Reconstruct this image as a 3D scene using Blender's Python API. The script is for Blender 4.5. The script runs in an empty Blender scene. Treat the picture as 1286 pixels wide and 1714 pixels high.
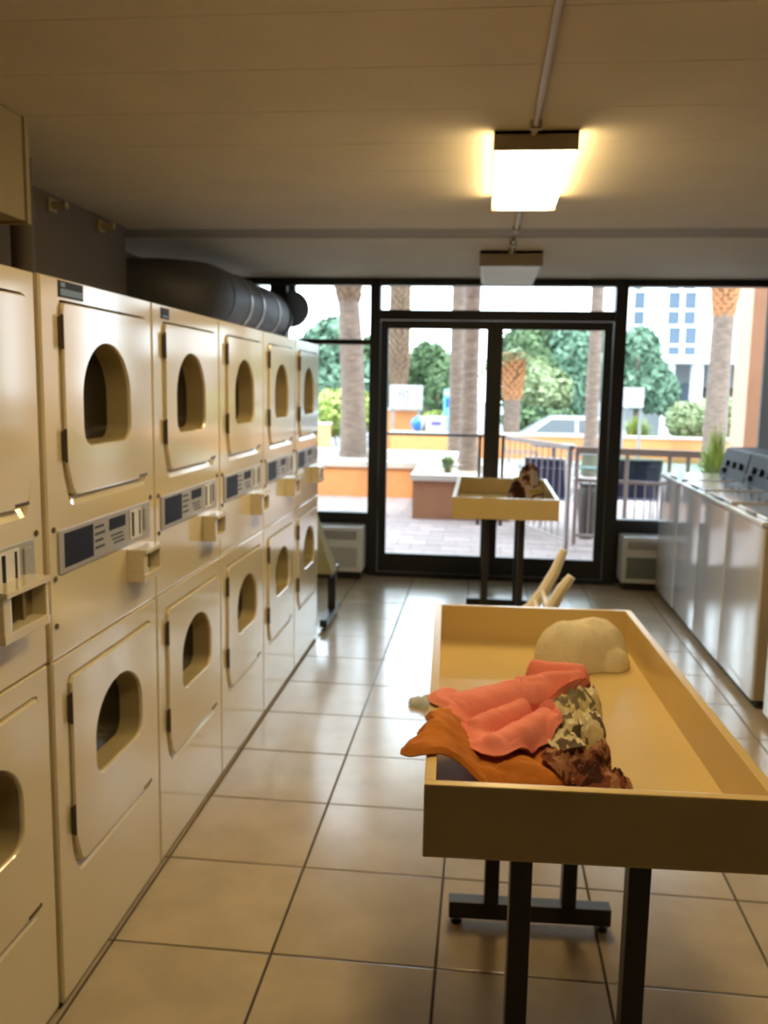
import bpy, bmesh, math, random
from mathutils import Vector, Matrix, noise
import numpy as np

random.seed(7)
PI = math.pi
S = bpy.context.scene
C = bpy.context.collection

# ---------------------------------------------------------------- camera
F_PX = 1497.92
R_ = Vector((0.99358893, 0.11172159, 0.01730125))
U_ = Vector((-0.03252406, 0.13590989, 0.9901872))
F_ = Vector((-0.10827388, 0.98440174, -0.1386722))
EYE = Vector((0, 0, 1.5668))
cam_d = bpy.data.cameras.new('camera')
cam = bpy.data.objects.new('camera', cam_d)
C.objects.link(cam)
cam_d.sensor_fit = 'HORIZONTAL'
cam_d.sensor_width = 36.0
cam_d.lens = F_PX / 1286 * 36
cam.matrix_world = Matrix(((R_.x, U_.x, -F_.x, EYE.x), (R_.y, U_.y, -F_.y, EYE.y), (R_.z, U_.z, -F_.z, EYE.z), (0, 0, 0, 1)))
cam_d.clip_start = 0.05
cam_d.clip_end = 400
cam_d.dof.use_dof = True
cam_d.dof.focus_distance = 1.0
cam_d.dof.aperture_fstop = cam_d.lens / 1000 / 0.0042
S.camera = cam

# ---------------------------------------------------------------- world, sun, exposure
W = bpy.data.worlds.new('overcast')
S.world = W
W.use_nodes = True
W.node_tree.nodes['Background'].inputs['Color'].default_value = (0.74, 0.87, 1.0, 1)
W.node_tree.nodes['Background'].inputs['Strength'].default_value = 9.5
sun_d = bpy.data.lights.new('sun', 'SUN')
sun = bpy.data.objects.new('sun', sun_d)
C.objects.link(sun)
sun_d.energy = 4.5
sun_d.color = (1.0, 0.93, 0.82)
sun_d.angle = math.radians(2.5)
sun.rotation_euler = Vector((-0.22, 0.47, -0.86)).to_track_quat('-Z', 'Y').to_euler()
S.view_settings.view_transform = 'Standard'
S.view_settings.look = 'None'
S.view_settings.gamma = 1
S.view_settings.use_curve_mapping = False
S.view_settings.exposure = 0.0
LAMP_STRENGTH = 27.0
LAMP_COLOR = (1.0, 0.73, 0.34)

# ---------------------------------------------------------------- helpers
def at(px, py, y=None, z=None, x=None):
    """The point that a pixel of the 1286x1714 frame shows on a plane of the room."""
    d = F_ + (px - 643) / F_PX * R_ - (py - 857) / F_PX * U_
    if y is not None: t = (y - EYE.y) / d.y
    elif z is not None: t = (z - EYE.z) / d.z
    else: t = (x - EYE.x) / d.x
    return EYE + d * t

def mat(name, col, rough=0.5, metal=0.0, var=0.0, scale=6.0, bump=0.0, bscale=None, spec=0.5, rnd=0.0, coat=0.0, stretch=None):
    m = bpy.data.materials.new(name)
    m.use_nodes = True
    nt = m.node_tree
    b = nt.nodes['Principled BSDF']
    b.inputs['Base Color'].default_value = (*col, 1)
    b.inputs['Roughness'].default_value = rough
    b.inputs['Metallic'].default_value = metal
    b.inputs['Specular IOR Level'].default_value = spec
    b.inputs['Coat Weight'].default_value = coat
    b.inputs['Coat Roughness'].default_value = 0.1
    tc = nt.nodes.new('ShaderNodeTexCoord')
    src = tc.outputs['Object']
    if stretch:
        mp = nt.nodes.new('ShaderNodeMapping')
        mp.inputs['Scale'].default_value = stretch
        nt.links.new(src, mp.inputs['Vector'])
        src = mp.outputs['Vector']
    out = None
    if var > 0:
        n = nt.nodes.new('ShaderNodeTexNoise')
        n.inputs['Scale'].default_value = scale
        n.inputs['Detail'].default_value = 5
        nt.links.new(src, n.inputs['Vector'])
        r = nt.nodes.new('ShaderNodeValToRGB')
        r.color_ramp.elements[0].position = 0.3
        r.color_ramp.elements[1].position = 0.7
        r.color_ramp.elements[0].color = (*[c * (1 - var) for c in col], 1)
        r.color_ramp.elements[1].color = (*[min(1, c * (1 + var * 0.6)) for c in col], 1)
        nt.links.new(n.outputs['Fac'], r.inputs['Fac'])
        out = r.outputs['Color']
    if rnd > 0:
        oi = nt.nodes.new('ShaderNodeObjectInfo')
        h = nt.nodes.new('ShaderNodeHueSaturation')
        mr = nt.nodes.new('ShaderNodeMapRange')
        mr.inputs['To Min'].default_value = 1 - rnd
        mr.inputs['To Max'].default_value = 1 + rnd * 0.6
        nt.links.new(oi.outputs['Random'], mr.inputs['Value'])
        nt.links.new(mr.outputs['Result'], h.inputs['Value'])
        if out: nt.links.new(out, h.inputs['Color'])
        else: h.inputs['Color'].default_value = (*col, 1)
        out = h.outputs['Color']
    if out: nt.links.new(out, b.inputs['Base Color'])
    if bump > 0:
        n2 = nt.nodes.new('ShaderNodeTexNoise')
        n2.inputs['Scale'].default_value = bscale or scale * 4
        n2.inputs['Detail'].default_value = 4
        nt.links.new(src, n2.inputs['Vector'])
        bp = nt.nodes.new('ShaderNodeBump')
        bp.inputs['Strength'].default_value = bump
        bp.inputs['Distance'].default_value = 0.01
        nt.links.new(n2.outputs['Fac'], bp.inputs['Height'])
        nt.links.new(bp.outputs['Normal'], b.inputs['Normal'])
    return m

def mat_leaf(name, c0, c1):
    m = mat(name, c0, 0.6, spec=0.25)
    nt = m.node_tree
    g = nt.nodes.new('ShaderNodeNewGeometry')
    r = nt.nodes.new('ShaderNodeValToRGB')
    r.color_ramp.elements[0].color = (*c0, 1)
    r.color_ramp.elements[1].color = (*c1, 1)
    nt.links.new(g.outputs['Random Per Island'], r.inputs['Fac'])
    nt.links.new(r.outputs['Color'], nt.nodes['Principled BSDF'].inputs['Base Color'])
    return m

def mat_emit(name, col, strength):
    m = bpy.data.materials.new(name)
    m.use_nodes = True
    b = m.node_tree.nodes['Principled BSDF']
    b.inputs['Base Color'].default_value = (0.8, 0.75, 0.6, 1)
    b.inputs['Emission Color'].default_value = (*col, 1)
    b.inputs['Emission Strength'].default_value = strength
    return m

def mat_glass(name, tint=(0.97, 0.99, 0.98), ior=1.45):
    m = bpy.data.materials.new(name)
    m.use_nodes = True
    nt = m.node_tree
    nt.nodes.remove(nt.nodes['Principled BSDF'])
    t = nt.nodes.new('ShaderNodeBsdfTransparent')
    t.inputs['Color'].default_value = (*tint, 1)
    g = nt.nodes.new('ShaderNodeBsdfGlossy')
    g.inputs['Roughness'].default_value = 0.02
    fr = nt.nodes.new('ShaderNodeFresnel')
    fr.inputs['IOR'].default_value = ior
    mx = nt.nodes.new('ShaderNodeMixShader')
    nt.links.new(fr.outputs['Fac'], mx.inputs['Fac'])
    nt.links.new(t.outputs['BSDF'], mx.inputs[1])
    nt.links.new(g.outputs['BSDF'], mx.inputs[2])
    nt.links.new(mx.outputs['Shader'], nt.nodes['Material Output'].inputs['Surface'])
    return m

def mat_patches(name, cols, scale, rough=0.9, dist=1.2):
    """Printed cloth: patches of several colours."""
    m = mat(name, cols[0], rough, spec=0.2)
    nt = m.node_tree
    tc = nt.nodes['Texture Coordinate']
    n = nt.nodes.new('ShaderNodeTexNoise')
    n.inputs['Scale'].default_value = scale
    n.inputs['Detail'].default_value = 2
    n.inputs['Distortion'].default_value = dist
    r = nt.nodes.new('ShaderNodeValToRGB')
    r.color_ramp.interpolation = 'CONSTANT'
    el = r.color_ramp.elements
    el[0].position = 0
    el[0].color = (*cols[0], 1)
    el[1].position = 0.42
    el[1].color = (*cols[1], 1)
    for i, c in enumerate(cols[2:]):
        e = el.new(0.5 + 0.09 * i)
        e.color = (*c, 1)
    nt.links.new(tc.outputs['Object'], n.inputs['Vector'])
    nt.links.new(n.outputs['Fac'], r.inputs['Fac'])
    nt.links.new(r.outputs['Color'], nt.nodes['Principled BSDF'].inputs['Base Color'])
    return m

def link(name, me, m=None, parent=None, loc=None):
    if m is not None and not me.materials: me.materials.append(m)
    o = bpy.data.objects.new(name, me)
    C.objects.link(o)
    if parent is not None: o.parent = parent
    if loc is not None: o.location = loc
    return o

def obj(name, bm, m, parent=None, smooth=False, loc=None):
    bmesh.ops.recalc_face_normals(bm, faces=bm.faces)
    me = bpy.data.meshes.new(name)
    if smooth:
        for f in bm.faces: f.smooth = True
        for e in bm.edges:
            if len(e.link_faces) == 2 and e.calc_face_angle(0) > 0.7: e.smooth = False
    bm.to_mesh(me)
    bm.free()
    return link(name, me, m, parent, loc)

def B(): return bmesh.new()

def bx(bm, x0, x1, y0, y1, z0, z1, bev=0.0):
    t = bmesh.new()
    bmesh.ops.create_cube(t, size=1)
    for v in t.verts:
        v.co = Vector(((x0 + x1) / 2 + v.co.x * (x1 - x0), (y0 + y1) / 2 + v.co.y * (y1 - y0), (z0 + z1) / 2 + v.co.z * (z1 - z0)))
    if bev > 0: bmesh.ops.bevel(t, geom=list(t.edges), offset=bev, segments=2, affect='EDGES', profile=0.7)
    merge(bm, t)
    return bm

def merge(bm, t):
    me = bpy.data.meshes.new('tmp')
    t.to_mesh(me)
    t.free()
    bm.from_mesh(me)
    bpy.data.meshes.remove(me)

def box(*a, bev=0.0): return bx(B(), *a, bev=bev)

def tube(bm, pts, r, seg=10, cap=True):
    pts = [Vector(p) for p in pts]
    rs = r if isinstance(r, (list, tuple)) else [r] * len(pts)
    rings = []
    ref = None
    for i, p in enumerate(pts):
        d = (pts[min(i + 1, len(pts) - 1)] - pts[max(i - 1, 0)]).normalized()
        if ref is None: ref = d.orthogonal().normalized()
        ref = (ref - d * ref.dot(d)).normalized()
        s = d.cross(ref)
        rings.append([bm.verts.new(p + (ref * math.cos(2 * PI * k / seg) + s * math.sin(2 * PI * k / seg)) * rs[i]) for k in range(seg)])
    for a, b in zip(rings, rings[1:]):
        for k in range(seg): bm.faces.new((a[k], a[(k + 1) % seg], b[(k + 1) % seg], b[k]))
    if cap:
        bm.faces.new(rings[0])
        bm.faces.new(rings[-1])
    return bm

def lathe(bm, prof, c=(0, 0, 0), seg=16):
    rings = [[bm.verts.new((c[0] + r * math.cos(2 * PI * k / seg), c[1] + r * math.sin(2 * PI * k / seg), c[2] + z)) for k in range(seg)] for r, z in prof]
    for a, b in zip(rings, rings[1:]):
        for k in range(seg): bm.faces.new((a[k], a[(k + 1) % seg], b[(k + 1) % seg], b[k]))
    bm.faces.new(rings[0])
    bm.faces.new(rings[-1])
    return bm

def prism(bm, poly, axis, a, b):
    """Extrude a 2-D outline along an axis ('x','y' or 'z')."""
    def P(u, v, t): return {'x': (t, u, v), 'y': (u, t, v), 'z': (u, v, t)}[axis]
    A = [bm.verts.new(P(u, v, a)) for u, v in poly]
    D = [bm.verts.new(P(u, v, b)) for u, v in poly]
    n = len(poly)
    for k in range(n): bm.faces.new((A[k], A[(k + 1) % n], D[(k + 1) % n], D[k]))
    bm.faces.new(A)
    bm.faces.new(D)
    return bm

def loops(bm, lst, cap_first=False, cap_last=False, closed=True):
    R = [[bm.verts.new(p) for p in l] for l in lst]
    n = len(R[0])
    for a, b in zip(R, R[1:]):
        for k in range(n if closed else n - 1): bm.faces.new((a[k], a[(k + 1) % n], b[(k + 1) % n], b[k]))
    if cap_first: bm.faces.new(R[0])
    if cap_last: bm.faces.new(R[-1])
    return bm

def rays(poly, c, n=96):
    """Points of a closed outline seen from c at n even angles (corners added by nearest ray)."""
    out = []
    m = len(poly)
    for k in range(n):
        a = 2 * PI * k / n + 0.013
        d = (math.cos(a), math.sin(a))
        best = None
        for i in range(m):
            p, q = poly[i], poly[(i + 1) % m]
            ex, ey = q[0] - p[0], q[1] - p[1]
            den = d[0] * ey - d[1] * ex
            if abs(den) < 1e-12: continue
            wx, wy = p[0] - c[0], p[1] - c[1]
            t = (wx * ey - wy * ex) / den
            u = (wx * d[1] - wy * d[0]) / den
            if t > 0 and -1e-9 <= u <= 1 + 1e-9 and (best is None or t > best): best = t
        out.append((c[0] + d[0] * best, c[1] + d[1] * best))
    for v in poly:                                                   # snap the sharp corners
        k = min(range(n), key=lambda i: (out[i][0] - v[0]) ** 2 + (out[i][1] - v[1]) ** 2)
        if len(poly) < 12: out[k] = v
    return out

def rrect(y0, y1, z0, z1, rb, rt=None, n=6):
    rt = rb if rt is None else rt
    P = []
    for (cy, cz, r, a0) in ((y1 - rt, z1 - rt, rt, 0), (y0 + rt, z1 - rt, rt, PI / 2), (y0 + rb, z0 + rb, rb, PI), (y1 - rb, z0 + rb, rb, 1.5 * PI)):
        for k in range(n + 1): P.append((cy + r * math.cos(a0 + PI / 2 * k / n), cz + r * math.sin(a0 + PI / 2 * k / n)))
    return P

def door_outline(y0, y1, z0, z1, cy=0.034, cz=0.085):
    """A dryer door: small round corners on top, long slanting corners at the bottom."""
    P = [p for p in rrect(y0, y1, z0, z1, 0.012) if p[1] > (z0 + z1) / 2]
    def q(a, b, c, n=4): return [((1 - t) ** 2 * a[0] + 2 * t * (1 - t) * b[0] + t * t * c[0], (1 - t) ** 2 * a[1] + 2 * t * (1 - t) * b[1] + t * t * c[1]) for t in [k / n for k in range(n + 1)]]
    L = q((y0, z0 + cz + 0.03), (y0, z0 + cz), (y0 + cy * 0.25, z0 + cz * 0.75)) + q((y0 + cy * 0.8, z0 + cz * 0.2), (y0 + cy, z0), (y0 + cy + 0.02, z0))
    return P + L + [(y0 + y1 - a, b) for a, b in reversed(L)]

def thing(name, label, cat, loc=(0, 0, 0), rotz=0, group=None):
    o = bpy.data.objects.new(name, None)
    C.objects.link(o)
    o.empty_display_size = 0.1
    o.location = loc
    o.rotation_euler = (0, 0, rotz)
    return tag(o, label, cat, group)

def tag(o, label, cat, group=None):
    o['label'] = label
    o['category'] = cat
    if group: o['group'] = group
    return o

def struct(o):
    o['kind'] = 'structure'
    return o

def copy_tree(o, parent=None):
    c = o.copy()
    C.objects.link(c)
    if parent is not None: c.parent = parent
    for ch in list(o.children): copy_tree(ch, c)
    return c

# ---------------------------------------------------------------- materials
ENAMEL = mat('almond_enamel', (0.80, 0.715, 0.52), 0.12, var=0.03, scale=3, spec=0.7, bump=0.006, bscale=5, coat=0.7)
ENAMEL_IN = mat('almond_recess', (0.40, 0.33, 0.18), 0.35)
WHITE_EN = mat('white_enamel', (0.68, 0.70, 0.75), 0.12, var=0.02, scale=3, spec=0.7, bump=0.004, bscale=5, coat=0.6)
DARKGLASS = mat('dark_door_glass', (0.015, 0.012, 0.01), 0.12)
DARK = mat('dark_gap', (0.03, 0.025, 0.02), 0.8)
HINGE = mat('hinge_metal', (0.12, 0.09, 0.06), 0.45, metal=0.4)
PANELGREY = mat('panel_grey', (0.42, 0.42, 0.46), 0.35, var=0.05, scale=20)
NAVY = mat('navy_print', (0.010, 0.011, 0.028), 0.5, spec=0.15)
PRINT = mat('dark_print', (0.04, 0.045, 0.07), 0.5)
WHITEPRINT = mat('white_print', (0.75, 0.76, 0.8), 0.5)
BLUEPRINT = mat('blue_print', (0.12, 0.22, 0.42), 0.5)
OLIVE = mat('olive_slot', (0.20, 0.165, 0.07), 0.5)
GROUT = mat('dark_grout', (0.07, 0.055, 0.04), 0.9, var=0.2, scale=15)
TILE = mat('beige_tile', (0.50, 0.415, 0.30), 0.2, var=0.13, scale=5, rnd=0.07, spec=0.6, bump=0.012, bscale=9, coat=0.5)
TILE.node_tree.nodes['Principled BSDF'].inputs['Coat Roughness'].default_value = 0.2
CEIL = mat('painted_concrete', (0.64, 0.57, 0.46), 0.85, var=0.05, scale=3, bump=0.15, bscale=60)
DUCTBOX = mat('duct_paint', (0.34, 0.27, 0.16), 0.8, var=0.06, scale=2)
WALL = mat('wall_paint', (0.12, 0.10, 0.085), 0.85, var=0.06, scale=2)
BLACKFRAME = mat('black_aluminium', (0.012, 0.011, 0.011), 0.4, metal=0.0)
GLASS = mat_glass('window_glass')
TRAY = mat('yellow_laminate', (0.66, 0.50, 0.22), 0.2, var=0.05, scale=4, spec=0.5)
TRAYEDGE = TRAY
BLACKLEG = mat('black_steel', (0.018, 0.014, 0.012), 0.42)
LAMP = mat_emit('lamp_lens_lit', LAMP_COLOR, LAMP_STRENGTH)
LENS_OFF = mat('lamp_lens_unlit', (0.92, 0.92, 0.91), 0.45, var=0.04, scale=9)
FIXTURE = mat('fixture_metal', (0.40, 0.34, 0.26), 0.5)
CONDUIT = mat('painted_conduit', (0.46, 0.40, 0.31), 0.45)
DUCT = mat('galvanised_duct', (0.15, 0.15, 0.165), 0.6, metal=0.5, var=0.12, scale=6)
DUCTBAND = mat('bright_band', (0.75, 0.75, 0.72), 0.3, metal=0.8)
ACGREY = mat('ac_grey', (0.55, 0.57, 0.6), 0.4)
ACLIGHT = mat('ac_pale', (0.8, 0.84, 0.9), 0.4)
CORAL = mat('coral_fabric', (0.80, 0.26, 0.21), 0.9, var=0.06, scale=14, bump=0.15, bscale=160, spec=0.2)
RUST = mat('rust_fabric', (0.50, 0.17, 0.03), 0.9, var=0.3, scale=9, bump=0.15, bscale=160, spec=0.2)
BROWNPAT = mat_patches('brown_print_cloth', [(0.05, 0.018, 0.012), (0.20, 0.065, 0.035), (0.34, 0.17, 0.10), (0.14, 0.04, 0.025)], 15)
CREAMPAT = mat_patches('cream_print_cloth', [(0.20, 0.17, 0.11), (0.66, 0.56, 0.34), (0.72, 0.66, 0.48), (0.16, 0.12, 0.09)], 13)
BUNDLEPAT = mat_patches('bundle_cloth', [(0.05, 0.02, 0.015), (0.24, 0.10, 0.06), (0.60, 0.52, 0.48), (0.50, 0.36, 0.06)], 9)
TOWEL = mat('cream_terry', (0.72, 0.64, 0.46), 0.95, var=0.08, scale=18, bump=0.4, bscale=140, spec=0.15)
PLASTIC = mat('cream_plastic', (0.76, 0.68, 0.50), 0.4)
TISSUE = mat('pale_paper', (0.62, 0.66, 0.68), 0.9)
ORANGE = mat('orange_stucco', (0.562, 0.238, 0.086), 0.9, var=0.08, scale=5, bump=0.1, bscale=60)
PEACH = mat('peach_stucco', (0.324, 0.162, 0.090), 0.9, var=0.06, scale=5, bump=0.1, bscale=60)
CAP = mat('pale_cap_stone', (0.480, 0.444, 0.396), 0.8, var=0.06, scale=6)
PATIO = mat('patio_base', (0.207, 0.171, 0.158), 0.9, var=0.1, scale=4)
PAVER = mat('pink_paver', (0.252, 0.198, 0.189), 0.85, var=0.12, scale=6, rnd=0.12)
CONCRETE = mat('pale_concrete', (0.297, 0.279, 0.243), 0.9, var=0.1, scale=1.2)
TEALSTUCCO = mat('pale_teal_stucco', (0.288, 0.330, 0.312), 0.85, var=0.12, scale=3)
ASPHALT = mat('asphalt', (0.180, 0.180, 0.174), 0.9, var=0.1, scale=2)
BARK = mat('palm_bark', (0.17, 0.125, 0.1), 0.95, var=0.35, scale=7, bump=0.5, bscale=14, stretch=(1, 1, 3.5))
BOOT = mat('palm_boot', (0.17, 0.11, 0.07), 0.95, var=0.4, scale=12)
BOOTORANGE = mat('orange_boot', (0.420, 0.192, 0.084), 0.95, var=0.3, scale=10)
TRUNK = mat('tree_trunk', (0.120, 0.090, 0.066), 0.95, var=0.3, scale=6)
LEAF_A = mat_leaf('leaf_mid', (0.030, 0.060, 0.028), (0.125, 0.19, 0.085))
LEAF_B = mat_leaf('leaf_cool', (0.042, 0.096, 0.060), (0.156, 0.252, 0.168))
LEAF_C = mat_leaf('leaf_lime', (0.156, 0.228, 0.036), (0.348, 0.408, 0.120))
LEAF_D = mat_leaf('leaf_pale', (0.144, 0.204, 0.084), (0.312, 0.360, 0.204))
RAILDARK = mat('dark_rail', (0.03, 0.028, 0.03), 0.45)
RAILWOOD = mat('weathered_rail', (0.204, 0.156, 0.138), 0.7, var=0.15, scale=8)
RAILPINK = mat('pinkish_metal', (0.276, 0.228, 0.216), 0.5)
RAILGLASS = mat_glass('rail_panel_glass', (0.72, 0.84, 0.80))
SLING = mat('blue_sling', (0.021, 0.027, 0.084), 0.8, var=0.2, scale=20)
CHAIRMETAL = mat('pale_chair_metal', (0.396, 0.396, 0.408), 0.4)
GREYFURN = mat('grey_patio', (0.180, 0.192, 0.210), 0.6, var=0.1, scale=8)
URN = mat('dark_urn', (0.060, 0.051, 0.042), 0.6)
SIGNWHITE = mat('sign_white', (0.36, 0.36, 0.39), 0.5)
SIGNINK = mat('sign_ink', (0.13, 0.12, 0.22), 0.6)
SKYBLUE = mat('sky_blue_plastic', (0.115, 0.360, 0.576), 0.3, var=0.15, scale=4)
DEEPBLUE = mat('deep_blue_vinyl', (0.014, 0.115, 0.396), 0.25)
PALEVINYL = mat('pale_vinyl', (0.4, 0.38, 0.42), 0.3)
CARPAINT = mat('silver_paint', (0.372, 0.396, 0.408), 0.25, metal=0.3, coat=0.6)
CARGLASS = mat('car_glass', (0.05, 0.06, 0.07), 0.08)
RUBBER = mat('tyre_rubber', (0.02, 0.02, 0.02), 0.8)
BLDWHITE = mat('white_render', (0.605, 0.619, 0.634), 0.85, var=0.03, scale=0.3)
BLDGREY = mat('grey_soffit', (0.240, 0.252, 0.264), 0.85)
BLDGLASS = mat('blue_window_glass', (0.055, 0.080, 0.115), 0.25, spec=0.25)
UPPER = mat('facade_peach', (0.372, 0.240, 0.180), 0.9, var=0.05, scale=2)

# ---------------------------------------------------------------- room shell
YG, ZC, XD = 7.375, 2.43, -1.0024
XL, XR, YB = -2.04, 2.16, -3.6
T, GX, GY = 0.457, -0.5415, 2.2478

floor = struct(obj('floor', box(XL - 0.6, XR + 0.2, YB, YG + 0.06, -0.12, -0.007), GROUT))
tile_bm = box(-T / 2 + 0.0038, T / 2 - 0.0038, -T / 2 + 0.0038, T / 2 - 0.0038, -0.0069, 0, bev=0.0018)
t0 = obj('tile', tile_bm, TILE, floor)
first = True
for j in range(-8, 12):
    for i in range(-3, 6):
        o = t0 if first else t0.copy()
        if not first: C.objects.link(o)
        first = False
        o.location = (GX + (i + 0.5) * T, GY + (j - 0.5) * T, random.uniform(-0.0004, 0.0003))
        o.rotation_euler = (random.uniform(-.0012, .0012), random.uniform(-.0012, .0012), random.choice((0, PI / 2, PI)))

ceil = struct(obj('ceiling', box(XL - 0.6, XR + 0.2, YB, YG + 0.1, ZC + 0.02, ZC + 0.16), CEIL))
js = [YB + 0.02, -2.9, -2.2, -1.5, -0.8, -0.1, 0.6, 1.3, 1.8, 2.2, 2.57, 2.95, 3.34, 3.75, 4.2, 4.65, 5.075]
for a, b in zip(js, js[1:]):
    obj('panel', box(XL - 0.55, XR + 0.15, a + 0.0012, b - 0.0012, ZC, ZC + 0.0195, bev=0.0012), CEIL, ceil)
obj('panel', box(XL - 0.55, XR + 0.15, 5.385, YG + 0.05, ZC, ZC + 0.0195, bev=0.002), CEIL, ceil)
struct(obj('trim_1', box(XL - 0.55, XR + 0.15, 5.0775, 5.3825, ZC + 0.003, ZC + 0.0195, bev=0.001), mat('batten_brown', (0.34, 0.29, 0.23), 0.8)))
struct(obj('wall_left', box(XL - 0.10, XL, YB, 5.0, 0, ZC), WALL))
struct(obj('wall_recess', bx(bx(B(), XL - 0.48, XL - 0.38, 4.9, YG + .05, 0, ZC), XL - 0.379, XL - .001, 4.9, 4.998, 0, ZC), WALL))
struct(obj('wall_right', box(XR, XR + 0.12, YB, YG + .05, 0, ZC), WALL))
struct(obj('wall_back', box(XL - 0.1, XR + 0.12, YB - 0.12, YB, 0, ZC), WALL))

# upper storeys of the building over the laundry room (they cast the shade on the patio)
struct(obj('wall_upper', box(-9, 9, YB, YG + 0.16, ZC + 0.17, 7.0), UPPER))
for xa, xb, nm in ((-9, XL - 0.5, 'wall_outer_left'), (XR + 0.13, 9, 'wall_outer_right')):
    struct(obj(nm, box(xa, xb, YG - 0.15, YG + 0.12, 0, ZC + 0.16), PEACH))
struct(obj('trim_2', box(XL - 0.5, XR + 0.13, YG + 0.09, YG + 0.45, ZC + 0.03, ZC + 0.165), PEACH))

# ---------------------------------------------------------------- glazed front wall
def frame_bar(name, x0, x1, z0, z1, parent, d=0.05, yc=YG):
    return obj(name, box(x0, x1, yc - d, yc + d, z0, z1, bev=0.004), BLACKFRAME, parent)

def pane(x0, x1, z0, z1, parent, yc=YG): return obj('pane', box(x0, x1, yc - 0.004, yc + 0.004, z0, z1), GLASS, parent)

XW = XL - 0.37
w1 = struct(obj('window_1', box(-0.946, -0.862, YG - 0.06, YG + 0.06, 0, ZC - 0.001, bev=0.004), BLACKFRAME))
frame_bar('top_rail', XW, -0.947, 2.375, ZC - 0.001, w1)
frame_bar('post', -1.775, -1.632, 0.0, 2.374, w1)
frame_bar('post', XW, XW + 0.08, 0.0, 2.374, w1)
frame_bar('mullion', -1.631, -0.947, 1.902, 1.945, w1)
frame_bar('sill', XW + 0.081, -1.776, 0.472, 0.523, w1)
frame_bar('sill', -1.631, -0.947, 0.472, 0.523, w1)
frame_bar('base_panel', XW + .081, -1.776, 0.0, 0.471, w1, d=0.02)
frame_bar('base_panel', -1.631, -0.947, 0.0, 0.471, w1, d=0.02)
pane(-1.632, -0.945, 0.522, 1.903, w1)
pane(-1.632, -0.945, 1.944, 2.376, w1)
pane(XW + .08, -1.775, 0.522, 2.376, w1)

d1 = struct(obj('door_1', box(-0.861, 0.991, YG - 0.06, YG + 0.06, 2.105, 2.182, bev=0.004), BLACKFRAME))
frame_bar('top_rail', -0.861, 0.991, 2.375, ZC - 0.001, d1)
obj('pane', box(-0.862, 0.992, YG - 0.004, YG + 0.004, 2.181, 2.376), GLASS, d1)
frame_bar('threshold', -0.861, 0.991, 0.0, 0.03, d1, d=0.07)
for (xa, xb) in ((-0.858, 0.0645), (0.0655, 0.988)):
    lf = obj('door_leaf', bx(bx(bx(bx(B(), xa, xa + 0.062, YG - .025, YG + .025, 0.034, 2.10, .003), xb - 0.068, xb, YG - .025, YG + .025, 0.034, 2.10, .003), xa + .06, xb - .066, YG - .025, YG + .025, 2.035, 2.10, .003), xa + .06, xb - .066, YG - .025, YG + .025, 0.034, 0.184, .003), BLACKFRAME, d1)
    obj('pane', box(xa + 0.06, xb - 0.066, YG - 0.004, YG + 0.004, 0.183, 2.036), GLASS, lf)

frame_bar('astragal', 0.055, 0.075, 0.036, 2.098, d1, d=0.006, yc=YG - 0.031)
w2 = struct(obj('window_2', box(0.992, 1.088, YG - 0.06, YG + 0.06, 0, ZC - 0.001, bev=0.004), BLACKFRAME))
frame_bar('top_rail', 1.089, XR, 2.375, ZC - 0.001, w2)
frame_bar('sill', 1.089, XR, 0.475, 0.534, w2)
frame_bar('base_panel', 1.089, XR, 0.0, 0.474, w2, d=0.02)
pane(1.087, XR, 0.533, 2.376, w2)

# room air conditioners under the side windows
def ac_unit(x0, x1, label, pale):
    t = thing('wall_air_conditioner', label, 'air conditioner', ((x0 + x1) / 2, YG - 0.04, 0.0))
    w = (x1 - x0) / 2
    body = ACLIGHT if pale else ACGREY
    obj('housing', bx(B(), -w, w, -0.23, 0.0, 0.06, 0.43, bev=0.02), body, t)
    obj('front_grille', bx(B(), -w + 0.04, w - 0.04, -0.242, -0.228, 0.10, 0.27, bev=0.005), ACGREY if pale else mat('ac_dark', (0.13, 0.15, 0.15), 0.5), t)
    fr = obj('air_outlet', bx(B(), -w + 0.05, w - 0.05, -0.240, -0.226, 0.335, 0.395, bev=0.003), mat('ac_outlet_grey', (0.20, 0.19, 0.20), 0.6), t)  # even dark grey plate behind the vanes
    for k in range(3):
        obj('vane', bx(B(), -w + 0.055, w - 0.055, -0.249, -0.240, 0.344 + k * 0.018, 0.351 + k * 0.018, bev=0.001), body, t)
    obj('foot_plinth', bx(B(), -w + 0.02, w - 0.02, -0.20, -0.005, 0.0, 0.06), BLACKFRAME, t)
ac_unit(-1.56, -0.955, 'pale blue-grey wall air conditioner under the left side window', True)
ac_unit(1.11, 1.76, 'dark grey wall air conditioner under the right window beside the washers', False)

# ---------------------------------------------------------------- stacked dryers
DW, DH, SEAM = 0.686, 1.806, 0.902

def arch(yc, zb, w, h, n=18):
    r = 0.045
    P = []
    hw = w / 2
    zt = zb + h
    rv = min(h * 0.54, h - r)
    for k in range(n + 1):                                           # half-oval top
        a = PI * k / n
        P.append((yc + hw * math.cos(a), zt - rv + rv * math.sin(a)))
    for k in range(7): P.append((yc - hw + r + r * math.cos(PI + PI / 2 * k / 6), zb + r + r * math.sin(PI + PI / 2 * k / 6)))
    for k in range(7): P.append((yc + hw - r + r * math.cos(1.5 * PI + PI / 2 * k / 6), zb + r + r * math.sin(1.5 * PI + PI / 2 * k / 6)))
    return P

def sc(P, c, s): return [(c[0] + (p[0] - c[0]) * s, c[1] + (p[1] - c[1]) * s) for p in P]
def X(P, x): return [(x, p[0], p[1]) for p in P]

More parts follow.
